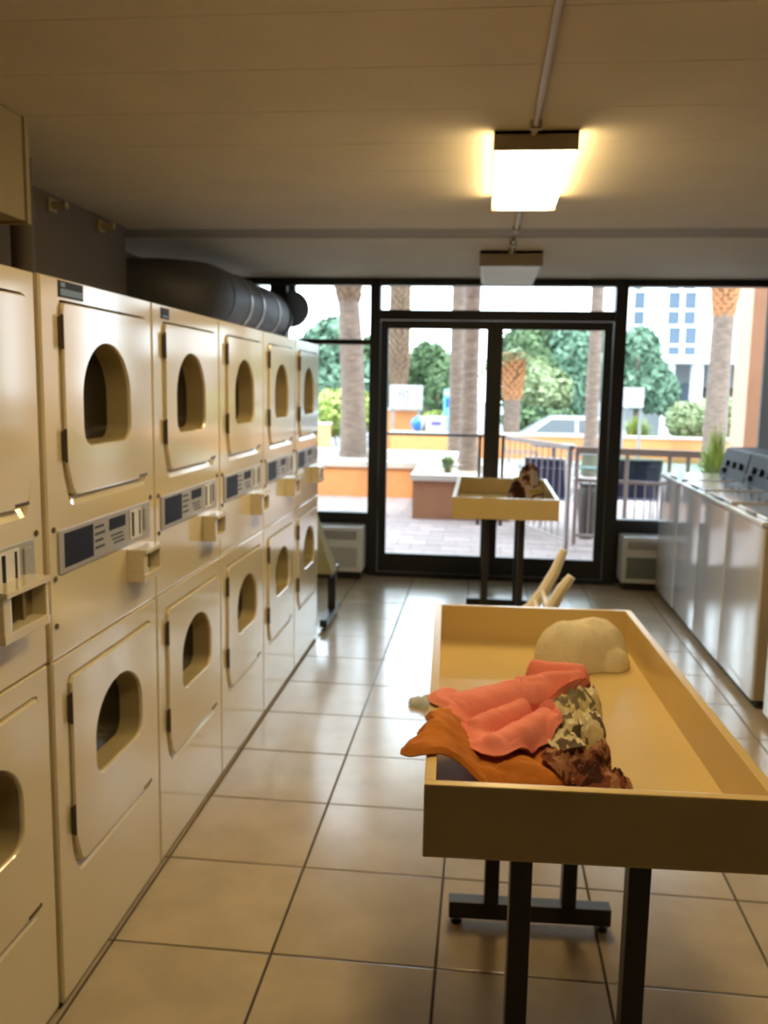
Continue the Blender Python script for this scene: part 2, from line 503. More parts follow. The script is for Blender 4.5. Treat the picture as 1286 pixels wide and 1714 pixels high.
def door_meshes(y0, y1, z0, z1, yc, zb, w, h):
    c = (yc, zb + h * 0.5)
    out = rays(door_outline(y0, y1, z0, z1), c, 128)
    inn = rays(arch(yc, zb, w, h), c, 128)
    bm = loops(B(), [X(out, -0.012), X(out, 0.004), X(sc(out, c, 0.985), 0.009), X(sc(inn, c, 1.03), 0.009), X(sc(inn, c, 1.01), 0.006), X(inn, 0.0)])
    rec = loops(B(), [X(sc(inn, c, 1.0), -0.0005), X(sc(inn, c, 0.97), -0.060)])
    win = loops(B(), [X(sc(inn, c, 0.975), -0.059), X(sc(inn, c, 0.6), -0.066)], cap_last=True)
    return bm, rec, win

def front_panel(z0, z1, hole):
    y0, y1 = 0.0065, DW - 0.0065
    c = ((hole[0] + hole[1]) / 2, (hole[2] + hole[3]) / 2)
    out = rays([(y1, z1), (y0, z1), (y0, z0), (y1, z0)], c, 128)
    inn = rays(door_outline(hole[0], hole[1], hole[2] - 0.020, hole[3]), c, 128)
    in2 = rays(door_outline(hole[0], hole[1], hole[2] + 0.003, hole[3]), c, 128)
    return loops(B(), [X(out, -0.02), X(sc(out, c, 1), -0.003), X(sc(out, c, 0.992), 0.0), X(inn, 0.0), X(in2, -0.013), X(in2, -0.02)])

def make_dryer(label, coin_wide=False, first=False):
    t = thing('stacked_dryer', label, 'dryer', (XD, 0, 0), 0, 'stacked dryers along the left wall')
    # cabinet behind the fronts
    obj('cabinet', bx(bx(B(), -0.74, -0.10, 0.003, DW - 0.003, 0.02, SEAM - 0.004), -0.74, -0.10, 0.003, DW - 0.003, SEAM, DH), ENAMEL, t)
    for za_, zb_ in ((0.02, SEAM - .004), (SEAM, DH)):
        for ya_ in (0.0035, DW - 0.0075): obj('cabinet_side', bx(B(), -0.10, -0.004, ya_, ya_ + 0.004, za_, zb_), ENAMEL, t)
    obj('cabinet_top', bx(B(), -0.10, -0.0035, 0.008, DW - 0.008, DH - 0.006, DH - 0.001), ENAMEL, t)
    obj('toe_kick', bx(B(), -0.09, -0.012, 0.006, DW - 0.006, 0.0, 0.016), DARK, t)
    upper, lower = (0.095, 0.637, 1.289, 1.751), (0.080, 0.625, 0.335, 0.841)
    g = 0.0055
    obj('upper_front', front_panel(SEAM + 0.002, DH, (upper[0] - g, upper[1] + g, upper[2] - g, upper[3] + g)), ENAMEL, t)
    obj('lower_front', front_panel(0.015, SEAM - 0.003, (lower[0] - g, lower[1] + g, lower[2] - g, lower[3] + g)), ENAMEL, t)
    for nm, dd, a in (('upper_door', upper, (0.344, 1.409, 0.295, 0.255)), ('lower_door', lower, (0.372, 0.525, 0.315, 0.228))):
        d, rec, win = door_meshes(*dd, *a)
        do = obj(nm, d, ENAMEL, t)
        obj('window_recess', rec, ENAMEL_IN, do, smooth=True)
        obj('window', win, DARKGLASS, do, smooth=True)
        for zf in (0.85, 0.27):
            zz = dd[2] + (dd[3] - dd[2]) * zf
            h = obj('hinge', tube(bx(B(), 0.002, 0.0095, dd[0] - 0.012, dd[0] - 0.004, zz - 0.036, zz + 0.036, bev=0.002), [(0.010, dd[0] - 0.006, zz - 0.04), (0.010, dd[0] - 0.006, zz + 0.04)], 0.004, 8), HINGE, do)
        obj('finger_pull', bx(B(), 0.006, 0.0105, dd[1] - 0.09, dd[1] - 0.03, dd[2] + 0.004, dd[2] + 0.012, bev=0.001), HINGE, do)
    # control strip
    cp = obj('control_panel', loops(B(), [X(rrect(0.047, 0.633, 1.106, 1.213, 0.008), -0.001), X(rrect(0.047, 0.633, 1.106, 1.213, 0.008), 0.004), X(rrect(0.050, 0.630, 1.109, 1.210, 0.007), 0.005)], cap_last=True), PANELGREY, t)
    obj('display', bx(B(), 0.004, 0.0062, 0.075, 0.235, 1.119, 1.203, bev=0.0008), NAVY, cp)
    tx = B()
    for k in range(4): bx(tx, 0.0045, 0.0057, 0.246, 0.246 + (0.055, 0.062, 0.05, 0.058)[k], 1.187 - k * 0.018, 1.194 - k * 0.018)
    for k in range(3): bx(tx, 0.0045, 0.0057, 0.345 + 0.01 * k, 0.425 + 0.006 * k, 1.150 - k * 0.011, 1.155 - k * 0.011)
    obj('printed_text', tx, PRINT, cp)
    obj('price_plate', bx(B(), 0.0045, 0.0058, 0.335, 0.445, 1.168, 1.200, bev=0.0005), NAVY, cp)
    obj('coin_plate', bx(B(), 0.0045, 0.0075, 0.475, 0.560, 1.120, 1.205, bev=0.001), WHITEPRINT, cp)
    for ya_, yb_ in ((0.487, 0.500), (0.540, 0.548)): obj('coin_slot', bx(B(), 0.007, 0.0088, ya_, yb_, 1.128, 1.198), NAVY, cp)
    obj('coin_return', bx(B(), 0.0045, 0.010, 0.578, 0.615, 1.135, 1.198, bev=0.002), PANELGREY, cp)
    for (y, z) in ((0.030, 1.218), (0.030, 1.100), (0.648, 1.222), (0.030, 0.985)):
        obj('screw', tube(B(), [(0, y, z), (0.004, y, z)], 0.007, 8), HINGE, t)
    # coin box
    ya, yb, za, zb, dp = (0.40, 0.590, 1.030, 1.140, 0.058) if coin_wide else (0.462, 0.604, 1.000, 1.094, 0.052)
    w = 0.012
    cb = obj('coin_box', bx(bx(bx(bx(bx(B(), 0.0, dp, ya, yb, za, za + w + .01, .003), 0.0, dp + 0.008, ya, yb, zb - w, zb, .003), 0.0, dp - .002, ya + .001, ya + w + 0.02, za + w + .009, zb - w + .001, .003), 0.0, dp - .002, yb - w - .001, yb - .001, za + w + .009, zb - w + .001, .003), 0.0, dp * 0.35, ya + w + .015, yb - w, za + w + .008, zb - w + .002), ENAMEL, t)
    obj('coin_recess', bx(bx(B(), dp * 0.34, dp * 0.40, ya + w + .021, yb - w - .001, za + w + .011, zb - w - .001), dp * 0.4, dp * 0.8, ya + 0.5 * (yb - ya), ya + 0.56 * (yb - ya), za + .03, zb - .02), OLIVE, cb)
    return t

ordinal = [
    'cream stacked dryer at the left picture edge, cut off, with a coin box',
    'second stacked dryer from the left, the nearest one seen whole, large blue sticker top left',
    'third stacked dryer from the left, with a small dark sticker at its top left corner',
    'fourth stacked dryer from the left, third from the far window end',
    'fifth stacked dryer from the left, next to last before the window end',
    'sixth and farthest stacked dryer, last of the row beside the beige hopper table']
D0 = 1.954
base = make_dryer(ordinal[1])
base.location = (XD, D0, 0)
dryers = []
for k in range(6):
    if k == 0:
        o = make_dryer(ordinal[0], coin_wide=True)
    else:
        o = base if k == 1 else copy_tree(base)
    o.location = (XD + (-0.008 if k == 0 else 0.0), D0 + (k - 1) * DW, 0)
    o['label'] = ordinal[k]
    dryers.append(o)
s = obj('sticker', bx(B(), 0.0, 0.0022, 0.093, 0.222, 1.763, 1.801), NAVY, dryers[1])
s['label'] = 'dark blue sticker with a paler lower half'
obj('sticker_print', bx(bx(B(), 0.002, 0.0030, 0.10, 0.218, 1.767, 1.783), 0.002, 0.003, 0.102, 0.125, 1.787, 1.797), BLUEPRINT, s)
s = obj('sticker', bx(B(), 0.0, 0.0022, 0.080, 0.150, 1.764, 1.797), NAVY, dryers[2])
obj('sticker_print', bx(B(), 0.002, 0.0030, 0.09, 0.14, 1.768, 1.775), BLUEPRINT, s)

# ---------------------------------------------------------------- top-loading washers on the right
WW, WX, WZ = 0.642, 1.366, 0.945
def make_washer(label):
    t = thing('top_load_washer', label, 'washer', (WX, 0, 0), 0, 'top-loading washers along the right wall')
    bm = B()
    loops(bm, [[(x, y, z) for (x, y) in rrect(0.0, 0.70, 0.0015, WW - 0.0015, 0.007)] for z in (0.045, WZ - 0.03)], cap_first=True, cap_last=True)
    obj('cabinet', bm, WHITE_EN, t, smooth=True)
    obj('toe_kick', bx(B(), 0.03, 0.68, 0.01, WW - 0.01, 0.0, 0.046), DARK, t)
    obj('top_deck', bx(B(), -0.008, 0.705, 0.003, WW - 0.003, WZ - 0.024, WZ, bev=0.007), WHITE_EN, t)
    lid = obj('lid', bx(B(), 0.03, 0.40, 0.06, WW - 0.06, WZ + 0.001, WZ + 0.014, bev=0.006), WHITE_EN, t)
    obj('lid_handle', bx(B(), 0.022, 0.034, 0.24, WW - 0.24, WZ + 0.004, WZ + 0.012, bev=0.002), HINGE, lid)
    con = B()
    prism(con, [(0.425, WZ - .001), (0.47, WZ + 0.205), (0.50, WZ + 0.215), (0.70, WZ + 0.215), (0.70, WZ - .001)], 'y', 0.006, WW - 0.006)
    co = obj('console', con, mat('console_grey', (0.055, 0.057, 0.068), 0.6, spec=0.25) if 'console_grey' not in bpy.data.materials else bpy.data.materials['console_grey'], t)
    for k in range(3):
        y = 0.14 + 0.17 * k
        obj('knob', tube(B(), [(0.455, y, WZ + 0.10), (0.427, y, WZ + 0.107)], [0.026, 0.022], 14), NAVY, co)
    obj('coin_slide', bx(B(), 0.415, 0.46, WW - 0.15, WW - 0.06, WZ + 0.03, WZ + 0.07, bev=0.006), NAVY, co)
    return t
wl = ['farthest white top-loading washer, against the window wall', 'second white top-loading washer from the window wall',
      'third white top-loading washer from the window wall', 'fourth white top-loading washer from the window, its exposed near side coloured beige as shade',
      'nearest white washer at the right picture edge, across a narrow gap']
wb = make_washer(wl[0])
for k in range(5):
    o = wb if k == 0 else copy_tree(wb)
    o['label'] = wl[k]
    o.location = (WX + (0.0, 0.004, 0.0, 0.003, 0.012)[k], 7.055 - (k + 1) * 0.643 - (0.16 if k == 4 else 0), 0)
    if k == 3: side = o
sp = obj('side_panel', bx(B(), 0.012, 0.69, -0.004, 0.001, 0.05, WZ - 0.026), mat('side_shade_beige', (0.42, 0.33, 0.20), 0.5, var=0.1, scale=4), side)  # beige sheet puts the shade of the near side into its colour
sp['label'] = 'side panel with its shade put in as beige brown'
struct(obj('baseboard_right', box(WX + 0.06, WX + 0.66, 2.9, 7.04, 0.0005, 0.003), DARK))

# ---------------------------------------------------------------- folding tables
def make_table(label, loc, rotz, w=0.60, l=1.29, h=0.90, far=0.26):
    """Origin on the floor at the middle of the near end; the table runs along +y."""
    t = thing('folding_table', label, 'table', loc, rotz, 'tray-topped laundry folding tables')
    hw, e, zb = w / 2, 0.020, h - 0.132
    tray = obj('tray', bx(B(), -hw + e, hw - e, e, l - e, zb + .001, zb + 0.022), TRAY, t)
    obj('tray_end', bx(B(), -hw, hw, 0.0, e, zb, h, bev=0.003), TRAY, t)
    obj('tray_end', bx(B(), -hw, hw, l - e, l, zb, h, bev=0.003), TRAY, t)
    for s in (-1, 1):
        a, b = sorted((s * hw, s * (hw - e)))
        obj('tray_side', bx(B(), a, b, e, l - e, zb, h, bev=0.003), TRAY, t)
    for y in (0.20, l - far):
        obj('foot_bar', bx(B(), -0.235, 0.235, y - 0.024, y + 0.024, 0.024, 0.076, bev=0.004), BLACKLEG, t)
        for s in (-1, 1):
            obj('leg', bx(B(), s * 0.112 - 0.021, s * 0.112 + 0.021, y - 0.021, y + 0.021, 0.074, zb + 0.001, bev=0.003), BLACKLEG, t)
            obj('leveler', lathe(B(), [(0.016, 0.0), (0.018, 0.008), (0.006, 0.012), (0.006, 0.03)], (s * 0.212, y, 0), 10), BLACKLEG, t)
        obj('cross_plate', bx(B(), -0.16, 0.16, y - 0.05, y + 0.05, zb - 0.006, zb + 0.0005), BLACKLEG, t)
    return t
T1 = make_table('large yellow-beige tray table in the foreground, heaped with clothes', (0.218, 1.452, 0), math.radians(2.3))
T2 = make_table('yellow-beige tray table in front of the glass doors, one cloth bundle in it', (0.145, 5.50, 0), 0.0, w=0.654, far=0.47)

# hopper-shaped table at the far end of the dryers
t = thing('hopper_table', 'beige slope-sided hopper on black T legs past the last dryer', 'table', (-1.40, 5.86, 0))
hp = B()
def rect(x0, x1, y0, y1, z): return [(x0, y0, z), (x1, y0, z), (x1, y1, z), (x0, y1, z)]
loops(hp, [rect(-0.47, 0.455, -0.26, -0.06, 0.36), rect(-0.40, 0.325, -0.25, -0.11, 0.73), rect(-0.385, 0.31, -0.235, -0.125, 0.73), rect(-0.42, 0.38, -0.235, -0.10, 0.40)], cap_first=True, cap_last=True)
obj('hopper', hp, mat('hopper_beige', (0.34, 0.30, 0.17), 0.9, spec=0.1, var=0.06, scale=5), t)
for x in (-0.40, 0.41):
    obj('foot_bar', bx(B(), x - 0.024, x + 0.024, -0.33, 0.14, 0.024, 0.072, bev=0.004), BLACKLEG, t)
    obj('leg', bx(B(), x - 0.026, x + 0.026, -0.02, 0.032, 0.07, 0.3605, bev=0.003), BLACKLEG, t)
    for y in (-0.31, 0.12): obj('leveler', lathe(B(), [(0.017, 0), (0.019, 0.008), (0.006, 0.012), (0.006, 0.03)], (x, y, 0), 10), BLACKLEG, t)
obj('under_frame', bx(B(), -0.45, 0.44, -0.24, 0.10, 0.325, 0.359, bev=0.004), BLACKLEG, t)

# ---------------------------------------------------------------- laundry
def sm(a, b, x):
    t = min(1, max(0, (x - a) / (b - a)))
    return t * t * (3 - 2 * t)

TRAY_Z = 0.7915
def rim_x(y): return -0.082 - (y - 1.45) * 0.040                     # outer face of the near table's left rim
def table_base(x, y):
    """Top of the near table under a cloth: tray floor, left rim, drop outside."""
    rim = rim_x(y)
    if x > rim + 0.022: return TRAY_Z + 0.112 * (1 - sm(rim + 0.020, rim + 0.17, x))
    if x > rim - 0.004: return 0.9035
    return 0.9035 - (rim - 0.004 - x) * 0.35

def capsule_field(x, y, caps):
    s = 0.0
    for (x0, y0, x1, y1, r, h) in caps:
        dx, dy = x1 - x0, y1 - y0
        u = min(1, max(0, ((x - x0) * dx + (y - y0) * dy) / (dx * dx + dy * dy + 1e-12)))
        d = math.hypot(x - x0 - u * dx, y - y0 - u * dy) / r
        if d < 1: s = max(s, h * (1 - d ** 2.4) ** 0.5)
    return s

HEAP = []                                                            # what lies on the near table so far: (caps, floor)
def cloth(name, label, cat, caps, zf, m, rim=False, wr=0.006, wk=38, seed=0, na=120, nr=26, stack=True, dirx=1.0, diry=1.0):
    """A heaped cloth: rolls and lobes lying over the tray, its rim and the cloths below, closed underneath, with creases."""
    cx = sum((c[0] + c[2]) / 2 for c in caps) / len(caps)
    cy = sum((c[1] + c[3]) / 2 for c in caps) / len(caps)
    under = list(HEAP)
    def base(x, y):
        b = table_base(x, y) if rim else zf
        if stack:
            for uc in under:
                f = capsule_field(x, y, uc)
                if f > 0.002: b = max(b, TRAY_Z + f + 0.012)
        return b
    def surf(x, y, q):
        f = capsule_field(x, y, caps)
        b = base(x, y)
        n = noise.noise((x * wk * dirx + seed * 3.1, y * wk * diry, seed)) + 0.45 * noise.noise((x * wk * 2.1 * dirx, y * wk * 2.1 * diry + seed, 4.0))
        e = 1 - sm(0.90, 1.0, q)
        z = max(b + 0.010 * e + 0.003, zf + f)
        return b, z + wr * (abs(n) * 1.6 - 0.35) * e
    bm = B()
    top, bot = [], []
    for a in range(na):
        th = 2 * PI * a / na
        dx, dy = math.cos(th), math.sin(th)
        rad, r = 0.0, 0.0
        while r < 0.6:
            if capsule_field(cx + dx * r, cy + dy * r, caps) > 0.001: rad = r
            r += 0.004
        rad *= 1 + 0.05 * noise.noise((3 * dx + seed, 3 * dy, 1.7))
        ct, cb_ = [], []
        for k in range(1, nr + 1):
            q = (k / nr) ** 0.8
            x, y = cx + dx * rad * q, cy + dy * rad * q
            b, z = surf(x, y, q)
            ct.append(bm.verts.new((x, y, max(z, b + 0.0025))))
            cb_.append(bm.verts.new((x, y, b + 0.0008)))
        top.append(ct)
        bot.append(cb_)
    b, z = surf(cx, cy, 0)
    c1 = bm.verts.new((cx, cy, max(z, b + 0.0025)))
    c0 = bm.verts.new((cx, cy, b + 0.0008))
    for a in range(na):
        b = (a + 1) % na
        bm.faces.new((c1, top[a][0], top[b][0]))
        bm.faces.new((c0, bot[b][0], bot[a][0]))
        for k in range(nr - 1):
            bm.faces.new((top[a][k], top[a][k + 1], top[b][k + 1], top[b][k]))
            bm.faces.new((bot[a][k], bot[b][k], bot[b][k + 1], bot[a][k + 1]))
        bm.faces.new((top[a][-1], bot[a][-1], bot[b][-1], top[b][-1]))
    o = obj(name, bm, m, smooth=True)
    if stack: HEAP.append(caps)
    return tag(o, label, cat)

cloth('folded_shirt', 'rust orange garment hanging over the left rim of the near table', 'clothes',
      [(-0.095, 1.595, 0.03, 1.64, 0.045, 0.06), (-0.04, 1.66, 0.08, 1.68, 0.075, 0.065), (0.04, 1.64, 0.14, 1.70, 0.055, 0.05), (-0.04, 1.74, 0.12, 1.78, 0.06, 0.05)], TRAY_Z, RUST, rim=True, wr=0.007, wk=16, seed=2, diry=1.6)
cloth('brown_printed_cloth', 'crumpled brown printed cloth at the right foot of the clothes heap', 'clothes',
      [(0.205, 1.72, 0.265, 1.67, 0.045, 0.05), (0.17, 1.70, 0.22, 1.77, 0.04, 0.045), (0.24, 1.73, 0.258, 1.77, 0.022, 0.075)], TRAY_Z, BROWNPAT, wr=0.012, wk=60, seed=11)
cloth('cream_printed_cloth', 'crumpled cream cloth with dark print beside the coral garment', 'clothes',
      [(0.17, 1.90, 0.235, 2.0, 0.045, 0.10), (0.15, 1.84, 0.19, 1.80, 0.042, 0.075), (0.19, 1.86, 0.250, 1.90, 0.038, 0.085), (0.235, 1.98, 0.262, 2.02, 0.032, 0.10)], TRAY_Z, CREAMPAT, wr=0.016, wk=48, seed=8)
cloth('coral_garment', 'coral pink rolled garment on top of the clothes heap', 'clothes',
      [(-0.045, 1.86, 0.10, 1.98, 0.060, 0.122), (0.08, 1.96, 0.205, 2.05, 0.050, 0.120), (0.10, 1.99, 0.235, 2.055, 0.036, 0.128), (0.14, 2.10, 0.245, 2.08, 0.030, 0.134), (-0.02, 1.79, 0.035, 1.69, 0.045, 0.088), (0.04, 1.69, 0.145, 1.84, 0.042, 0.105), (0.00, 1.78, 0.10, 1.90, 0.036, 0.104)], TRAY_Z, CORAL, rim=True, wr=0.006, wk=13, seed=5, na=200, nr=48, dirx=0.6, diry=1.5)
cloth('pale_scrap', 'small pale cloth scrap below the rust orange garment', 'clothes',
      [(0.11, 1.585, 0.165, 1.60, 0.020, 0.018)], TRAY_Z, TOWEL, stack=False, wr=0.005, wk=60, seed=14)
cloth('cream_towel', 'cream towel bunched into a mound at the table far right corner', 'towel',
      [(0.262, 2.52, 0.335, 2.56, 0.10, 0.122), (0.33, 2.54, 0.372, 2.51, 0.06, 0.065), (0.225, 2.50, 0.29, 2.52, 0.065, 0.075)], TRAY_Z, TOWEL, stack=False, wr=0.007, wk=16, seed=17)
cloth('cloth_bundle', 'brown and white cloth bundle in the tray before the doors', 'clothes',
      [(0.265, 6.34, 0.345, 6.38, 0.09, 0.13), (0.31, 6.36, 0.34, 6.40, 0.075, 0.25), (0.25, 6.35, 0.27, 6.36, 0.06, 0.16)], TRAY_Z, BUNDLEPAT, stack=False, wr=0.02, wk=30, seed=20)
cloth('crumpled_tissue', 'small crumpled pale grey tissue on the floor left of the near table', 'tissue',
      [(-0.30, 4.28, -0.245, 4.30, 0.035, 0.035), (-0.255, 4.26, -0.24, 4.31, 0.03, 0.045)], 0.0005, TISSUE, stack=False, wr=0.012, wk=70, seed=23, na=40, nr=8)

# cream plastic chair, only its reclined back shows past the near table
t = thing('plastic_chair', 'cream plastic chair standing on the floor between the two tray tables', 'chair', (0.17, 4.20, 0))
obj('seat', bx(B(), -0.23, 0.14, -0.20, 0.20, 0.40, 0.425, bev=0.01), PLASTIC, t)
for sx, sy in ((-0.2, -0.17), (-0.2, 0.17), (0.11, -0.17), (0.11, 0.17)):
    obj('leg', tube(B(), [(sx, sy, 0.402), (sx * 1.15, sy * 1.1, 0.0)], [0.024, 0.017], 8), PLASTIC, t)
for sy, top in ((-0.2, 0.74), (0.2, 0.79)):
    pts = [(-0.05, sy, 0.426), (0.02, sy, 0.44), (0.09, sy, 0.49), (0.15, sy, 0.58), (0.20, sy, 0.68), (0.24, sy, top)]
    obj('back_post', tube(B(), pts, [0.03, 0.03, 0.032, 0.03, 0.026, 0.02], 8), PLASTIC, t, smooth=True)
for k in range(3):
    x, z = (0.065, 0.105, 0.14)[k], (0.47, 0.52, 0.57)[k]
    obj('back_slat', bx(B(), x - 0.008, x + 0.012, -0.19, 0.19, z - 0.02, z + 0.02, bev=0.005), PLASTIC, t)

# ---------------------------------------------------------------- ceiling lights, conduits
def fixture(name, label, x0, x1, y0, y1, zb, lit):
    t = thing(name, label, 'ceiling light', ((x0 + x1) / 2, (y0 + y1) / 2, ZC), 0, 'box ceiling lights along the middle of the room')
    w, l, d = (x1 - x0) / 2, (y1 - y0) / 2, zb - ZC
    obj('housing', bx(B(), -w, w, -l, l, d * 0.22, 0.0), FIXTURE, t)
    obj('lens', loops(B(), [[(x, y, z) for x, y in rrect(-ww, ww, -l + 0.014, l - 0.014, 0.02)] for ww, z in ((w - 0.002, d * 0.23), (w - 0.001, d * 0.8), (w - 0.022, d))], cap_last=True, cap_first=True), LAMP if lit else LENS_OFF, t)
    for s in (-1, 1):
        a, b = sorted((s * l, s * (l - 0.013)))
        obj('end_cap', bx(B(), -w - 0.003, w + 0.003, a, b, d - 0.002, -0.0005, bev=0.002), FIXTURE, t)
    return t
fixture('ceiling_light', 'lit box ceiling light glowing warm white, nearer of two', 0.004, 0.282, 3.19, 4.25, 2.368, True)
fixture('ceiling_light', 'unlit wide box ceiling light nearest the glass doors', -0.06, 0.33, 5.85, 6.98, 2.335, False)
fixture('ceiling_light', 'short lit box ceiling light above the camera, out of the picture', 0.004, 0.282, 1.35, 1.96, 2.368, True)
for (ya, yb, lb) in ((1.965, 3.185, 'painted conduit on the ceiling running up to the lit light'), (4.255, 5.095, 'short painted conduit between the lit light and the ceiling batten'), (5.365, 5.845, 'short painted conduit between the ceiling batten and the unlit light')):
    bm = tube(B(), [(0.135, ya, ZC - 0.0115), (0.135, yb, ZC - 0.0115)], 0.011, 10)
    o = tag(obj('conduit', bm, CONDUIT, smooth=True), lb, 'conduit', 'ceiling conduits')
    for y in (ya + 0.12, yb - 0.1):
        obj('clamp', bx(B(), 0.115, 0.155, y - 0.012, y + 0.012, ZC - 0.028, ZC - 0.0005, bev=0.002), CONDUIT, o)

# ---------------------------------------------------------------- ducts above the dryers
t = thing('square_duct', 'boxed brown duct hung under the ceiling at the left picture edge', 'duct', (-1.72, 1.5, ZC))
obj('duct_body', bx(B(), -0.30, 0.17, -1.6, 1.47, -0.335, -0.001, bev=0.004), DUCTBOX, t)
obj('flange', bx(B(), -0.31, 0.178, 1.45, 1.475, -0.343, -0.0005, bev=0.003), DUCTBOX, t)
t = thing('vent_riser', 'brown vertical vent pipe rising behind the second dryer', 'pipe', (-1.84, 3.47, 0))
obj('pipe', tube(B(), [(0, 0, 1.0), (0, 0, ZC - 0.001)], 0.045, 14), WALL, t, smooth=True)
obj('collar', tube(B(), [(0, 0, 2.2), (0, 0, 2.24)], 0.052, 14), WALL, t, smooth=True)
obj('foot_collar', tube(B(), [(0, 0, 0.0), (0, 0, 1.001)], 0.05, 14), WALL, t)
for k, (y, lb) in enumerate(((4.12, 'small pale pipe bracket on the left wall, nearer of two'), (4.66, 'small pale pipe bracket on the left wall, farther of two'))):
    t = thing('pipe_bracket', lb, 'bracket', (XL, y, ZC - 0.055), 0, 'wall brackets under the ceiling')
    obj('plate', bx(B(), 0.0, 0.012, -0.04, 0.04, -0.03, 0.03, bev=0.003), DUCTBOX, t)
    obj('stub', tube(B(), [(0.01, 0, 0), (0.08, 0, 0)], 0.018, 10), DUCTBOX, t, smooth=True)

t = thing('exhaust_duct', 'large dark grey round exhaust duct above the far dryers', 'duct', (-1.79, 5.4, 0))
zc, rr = 2.115, 0.20
obj('pipe', tube(B(), [(0, 0.25, zc), (0, 1.90, zc)], rr, 24), DUCT, t, smooth=True)
elbow = [(-0.25 + 0.25 * math.cos(a), 0.25 - 0.25 * math.sin(a), zc) for a in [PI / 2 * k / 7 for k in range(8)]]
obj('elbow', tube(B(), elbow + [(-0.60, 0.0, zc)], rr, 24), DUCT, t, smooth=True)
for y in (0.66, 1.00, 1.50): obj('band', tube(B(), [(0, y - 0.010, zc), (0, y + 0.010, zc)], rr + 0.006, 24), DUCTBAND, t, smooth=True)
obj('end_collar', tube(B(), [(0, 1.86, zc), (0, 1.915, zc)], rr + 0.012, 24), BLACKFRAME, t, smooth=True)
t = thing('vent_hood', 'dark grey round vent hood outside the glass beside the black post', 'vent', (-1.62, YG + 0.13, 2.19))
obj('hood', tube(B(), [(0, -0.06, 0.0), (0, 0.02, 0.0), (0, 0.10, -0.02)], [0.12, 0.135, 0.10], 20), ACGREY, t, smooth=True)
obj('flange', tube(B(), [(0, -0.075, 0.0), (0, -0.06, 0.0)], 0.15, 20), DUCT, t, smooth=True)
obj('bracket_arm', bx(B(), -0.03, 0.03, -0.06, 0.0, 0.11, 0.28), BLACKFRAME, t)

# ================================================================= outdoors
PZ, TERR, STREET = -0.02, 0.0, -0.60
struct(obj('ground', box(-60, 60, 23.0, 140, -1.0, STREET), ASPHALT))
patio = struct(obj('patio', box(-16, 16, YG + 0.07, 23.0, -0.7, PZ - 0.006), PATIO))
pv = obj('paver', box(-0.146, 0.146, -0.146, 0.146, -0.0058, 0.0, bev=0.003), PAVER, patio)
first = True
for j in range(14):
    for i in range(14):
        o = pv if first else pv.copy()
        if not first: C.objects.link(o)
        first = False
        o.location = (-2.05 + i * 0.3 + (0.15 if j % 2 else 0), YG + 0.24 + j * 0.3, PZ + random.uniform(-0.001, 0.001))
rest = B()
for j in range(14, 30):
    for i in range(34): bx(rest, -6.2 + i * 0.3 + .004 + (0.15 if j % 2 else 0), -6.2 + i * 0.3 + 0.296 + (0.15 if j % 2 else 0), YG + 0.09 + j * 0.3 + .004, YG + 0.09 + j * 0.3 + 0.296, PZ - 0.0058, PZ)
st = obj('far_pavers', rest, PAVER, patio)
st['kind'] = 'stuff'

def planter(name, label, x0, x1, y0, y1, ztop, wall_m, cap_h=0.08, over=0.03, soil=True):
    t = thing(name, label, 'planter', ((x0 + x1) / 2, (y0 + y1) / 2, PZ))
    w, d = (x1 - x0) / 2, (y1 - y0) / 2
    z = ztop - PZ
    bm = B()
    th = 0.22
    obj('wall', loops(bm, [rect(-w, w, -d, d, 0), rect(-w, w, -d, d, z - cap_h), rect(-w + th, w - th, -d + th, d - th, z - cap_h), rect(-w + th, w - th, -d + th, d - th, 0)]), wall_m, t)
    obj('cap', loops(B(), [rect(-w - over, w + over, -d - over, d + over, z - cap_h), rect(-w - over, w + over, -d - over, d + over, z), rect(-w + th + .05, w - th - .05, -d + th + .05, d - th - .05, z), rect(-w + th + .05, w - th - .05, -d + th + .05, d - th - .05, z - cap_h), rect(-w - over, w + over, -d - over, d + over, z - cap_h)]), CAP, t)
    obj('soil', bx(B(), -w + th, w - th, -d + th, d - th, 0, z - 0.03), mat('soil', (0.240, 0.204, 0.162), 1.0, var=0.2, scale=8), t)
    return t
planter('planter_box', 'orange box planter with a pale cap on the patio outside the left door', -0.84, 0.42, 10.78, 12.55, 0.52, PEACH, cap_h=0.07)
t = planter('long_planter', 'long low orange planter with a pale cap behind the box planter', -9.0, -0.45, 12.80, 15.2, 0.50, ORANGE, cap_h=0.09)

# pale paving behind, with its low walls
struct(obj('terrace', box(-15.9, 15.9, 16.9, 22.95, PZ - .005, TERR), CONCRETE))
p0, p1 = at(655, 740, y=20.6), at(1262, 740, y=20.6)
t = thing('low_wall', 'low orange terrace wall in front of the hedges', 'wall', ((p0.x + p1.x) / 2, 20.6, TERR))
hw = (p1.x - p0.x) / 2
LOWTOP = at(900, 727, y=20.45).z
obj('wall', bx(B(), -hw, hw, -0.15, 0.15, 0.0, LOWTOP - 0.05), ORANGE, t)
obj('cap', bx(B(), -hw - .03, hw + .03, -0.18, 0.18, LOWTOP - 0.05, LOWTOP, bev=0.01), CAP, t)
pa = at(640, 715, y=21.6)
pb = at(703, 684, y=21.6)
t = thing('gate_pillar', 'tall orange wall block below the white sign board', 'wall', ((pa.x + pb.x) / 2, 21.6, TERR))
hw = (pb.x - pa.x) / 2
obj('block', bx(B(), -hw, hw, -0.15, 0.15, 0, pb.z - TERR - 0.05), ORANGE, t)
obj('cap', bx(B(), -hw - 0.04, hw + 0.04, -0.19, 0.19, pb.z - TERR - 0.05, pb.z - TERR), CAP, t)
pa = at(505, 715, y=21.0)
pb = at(552, 708, y=21.0)
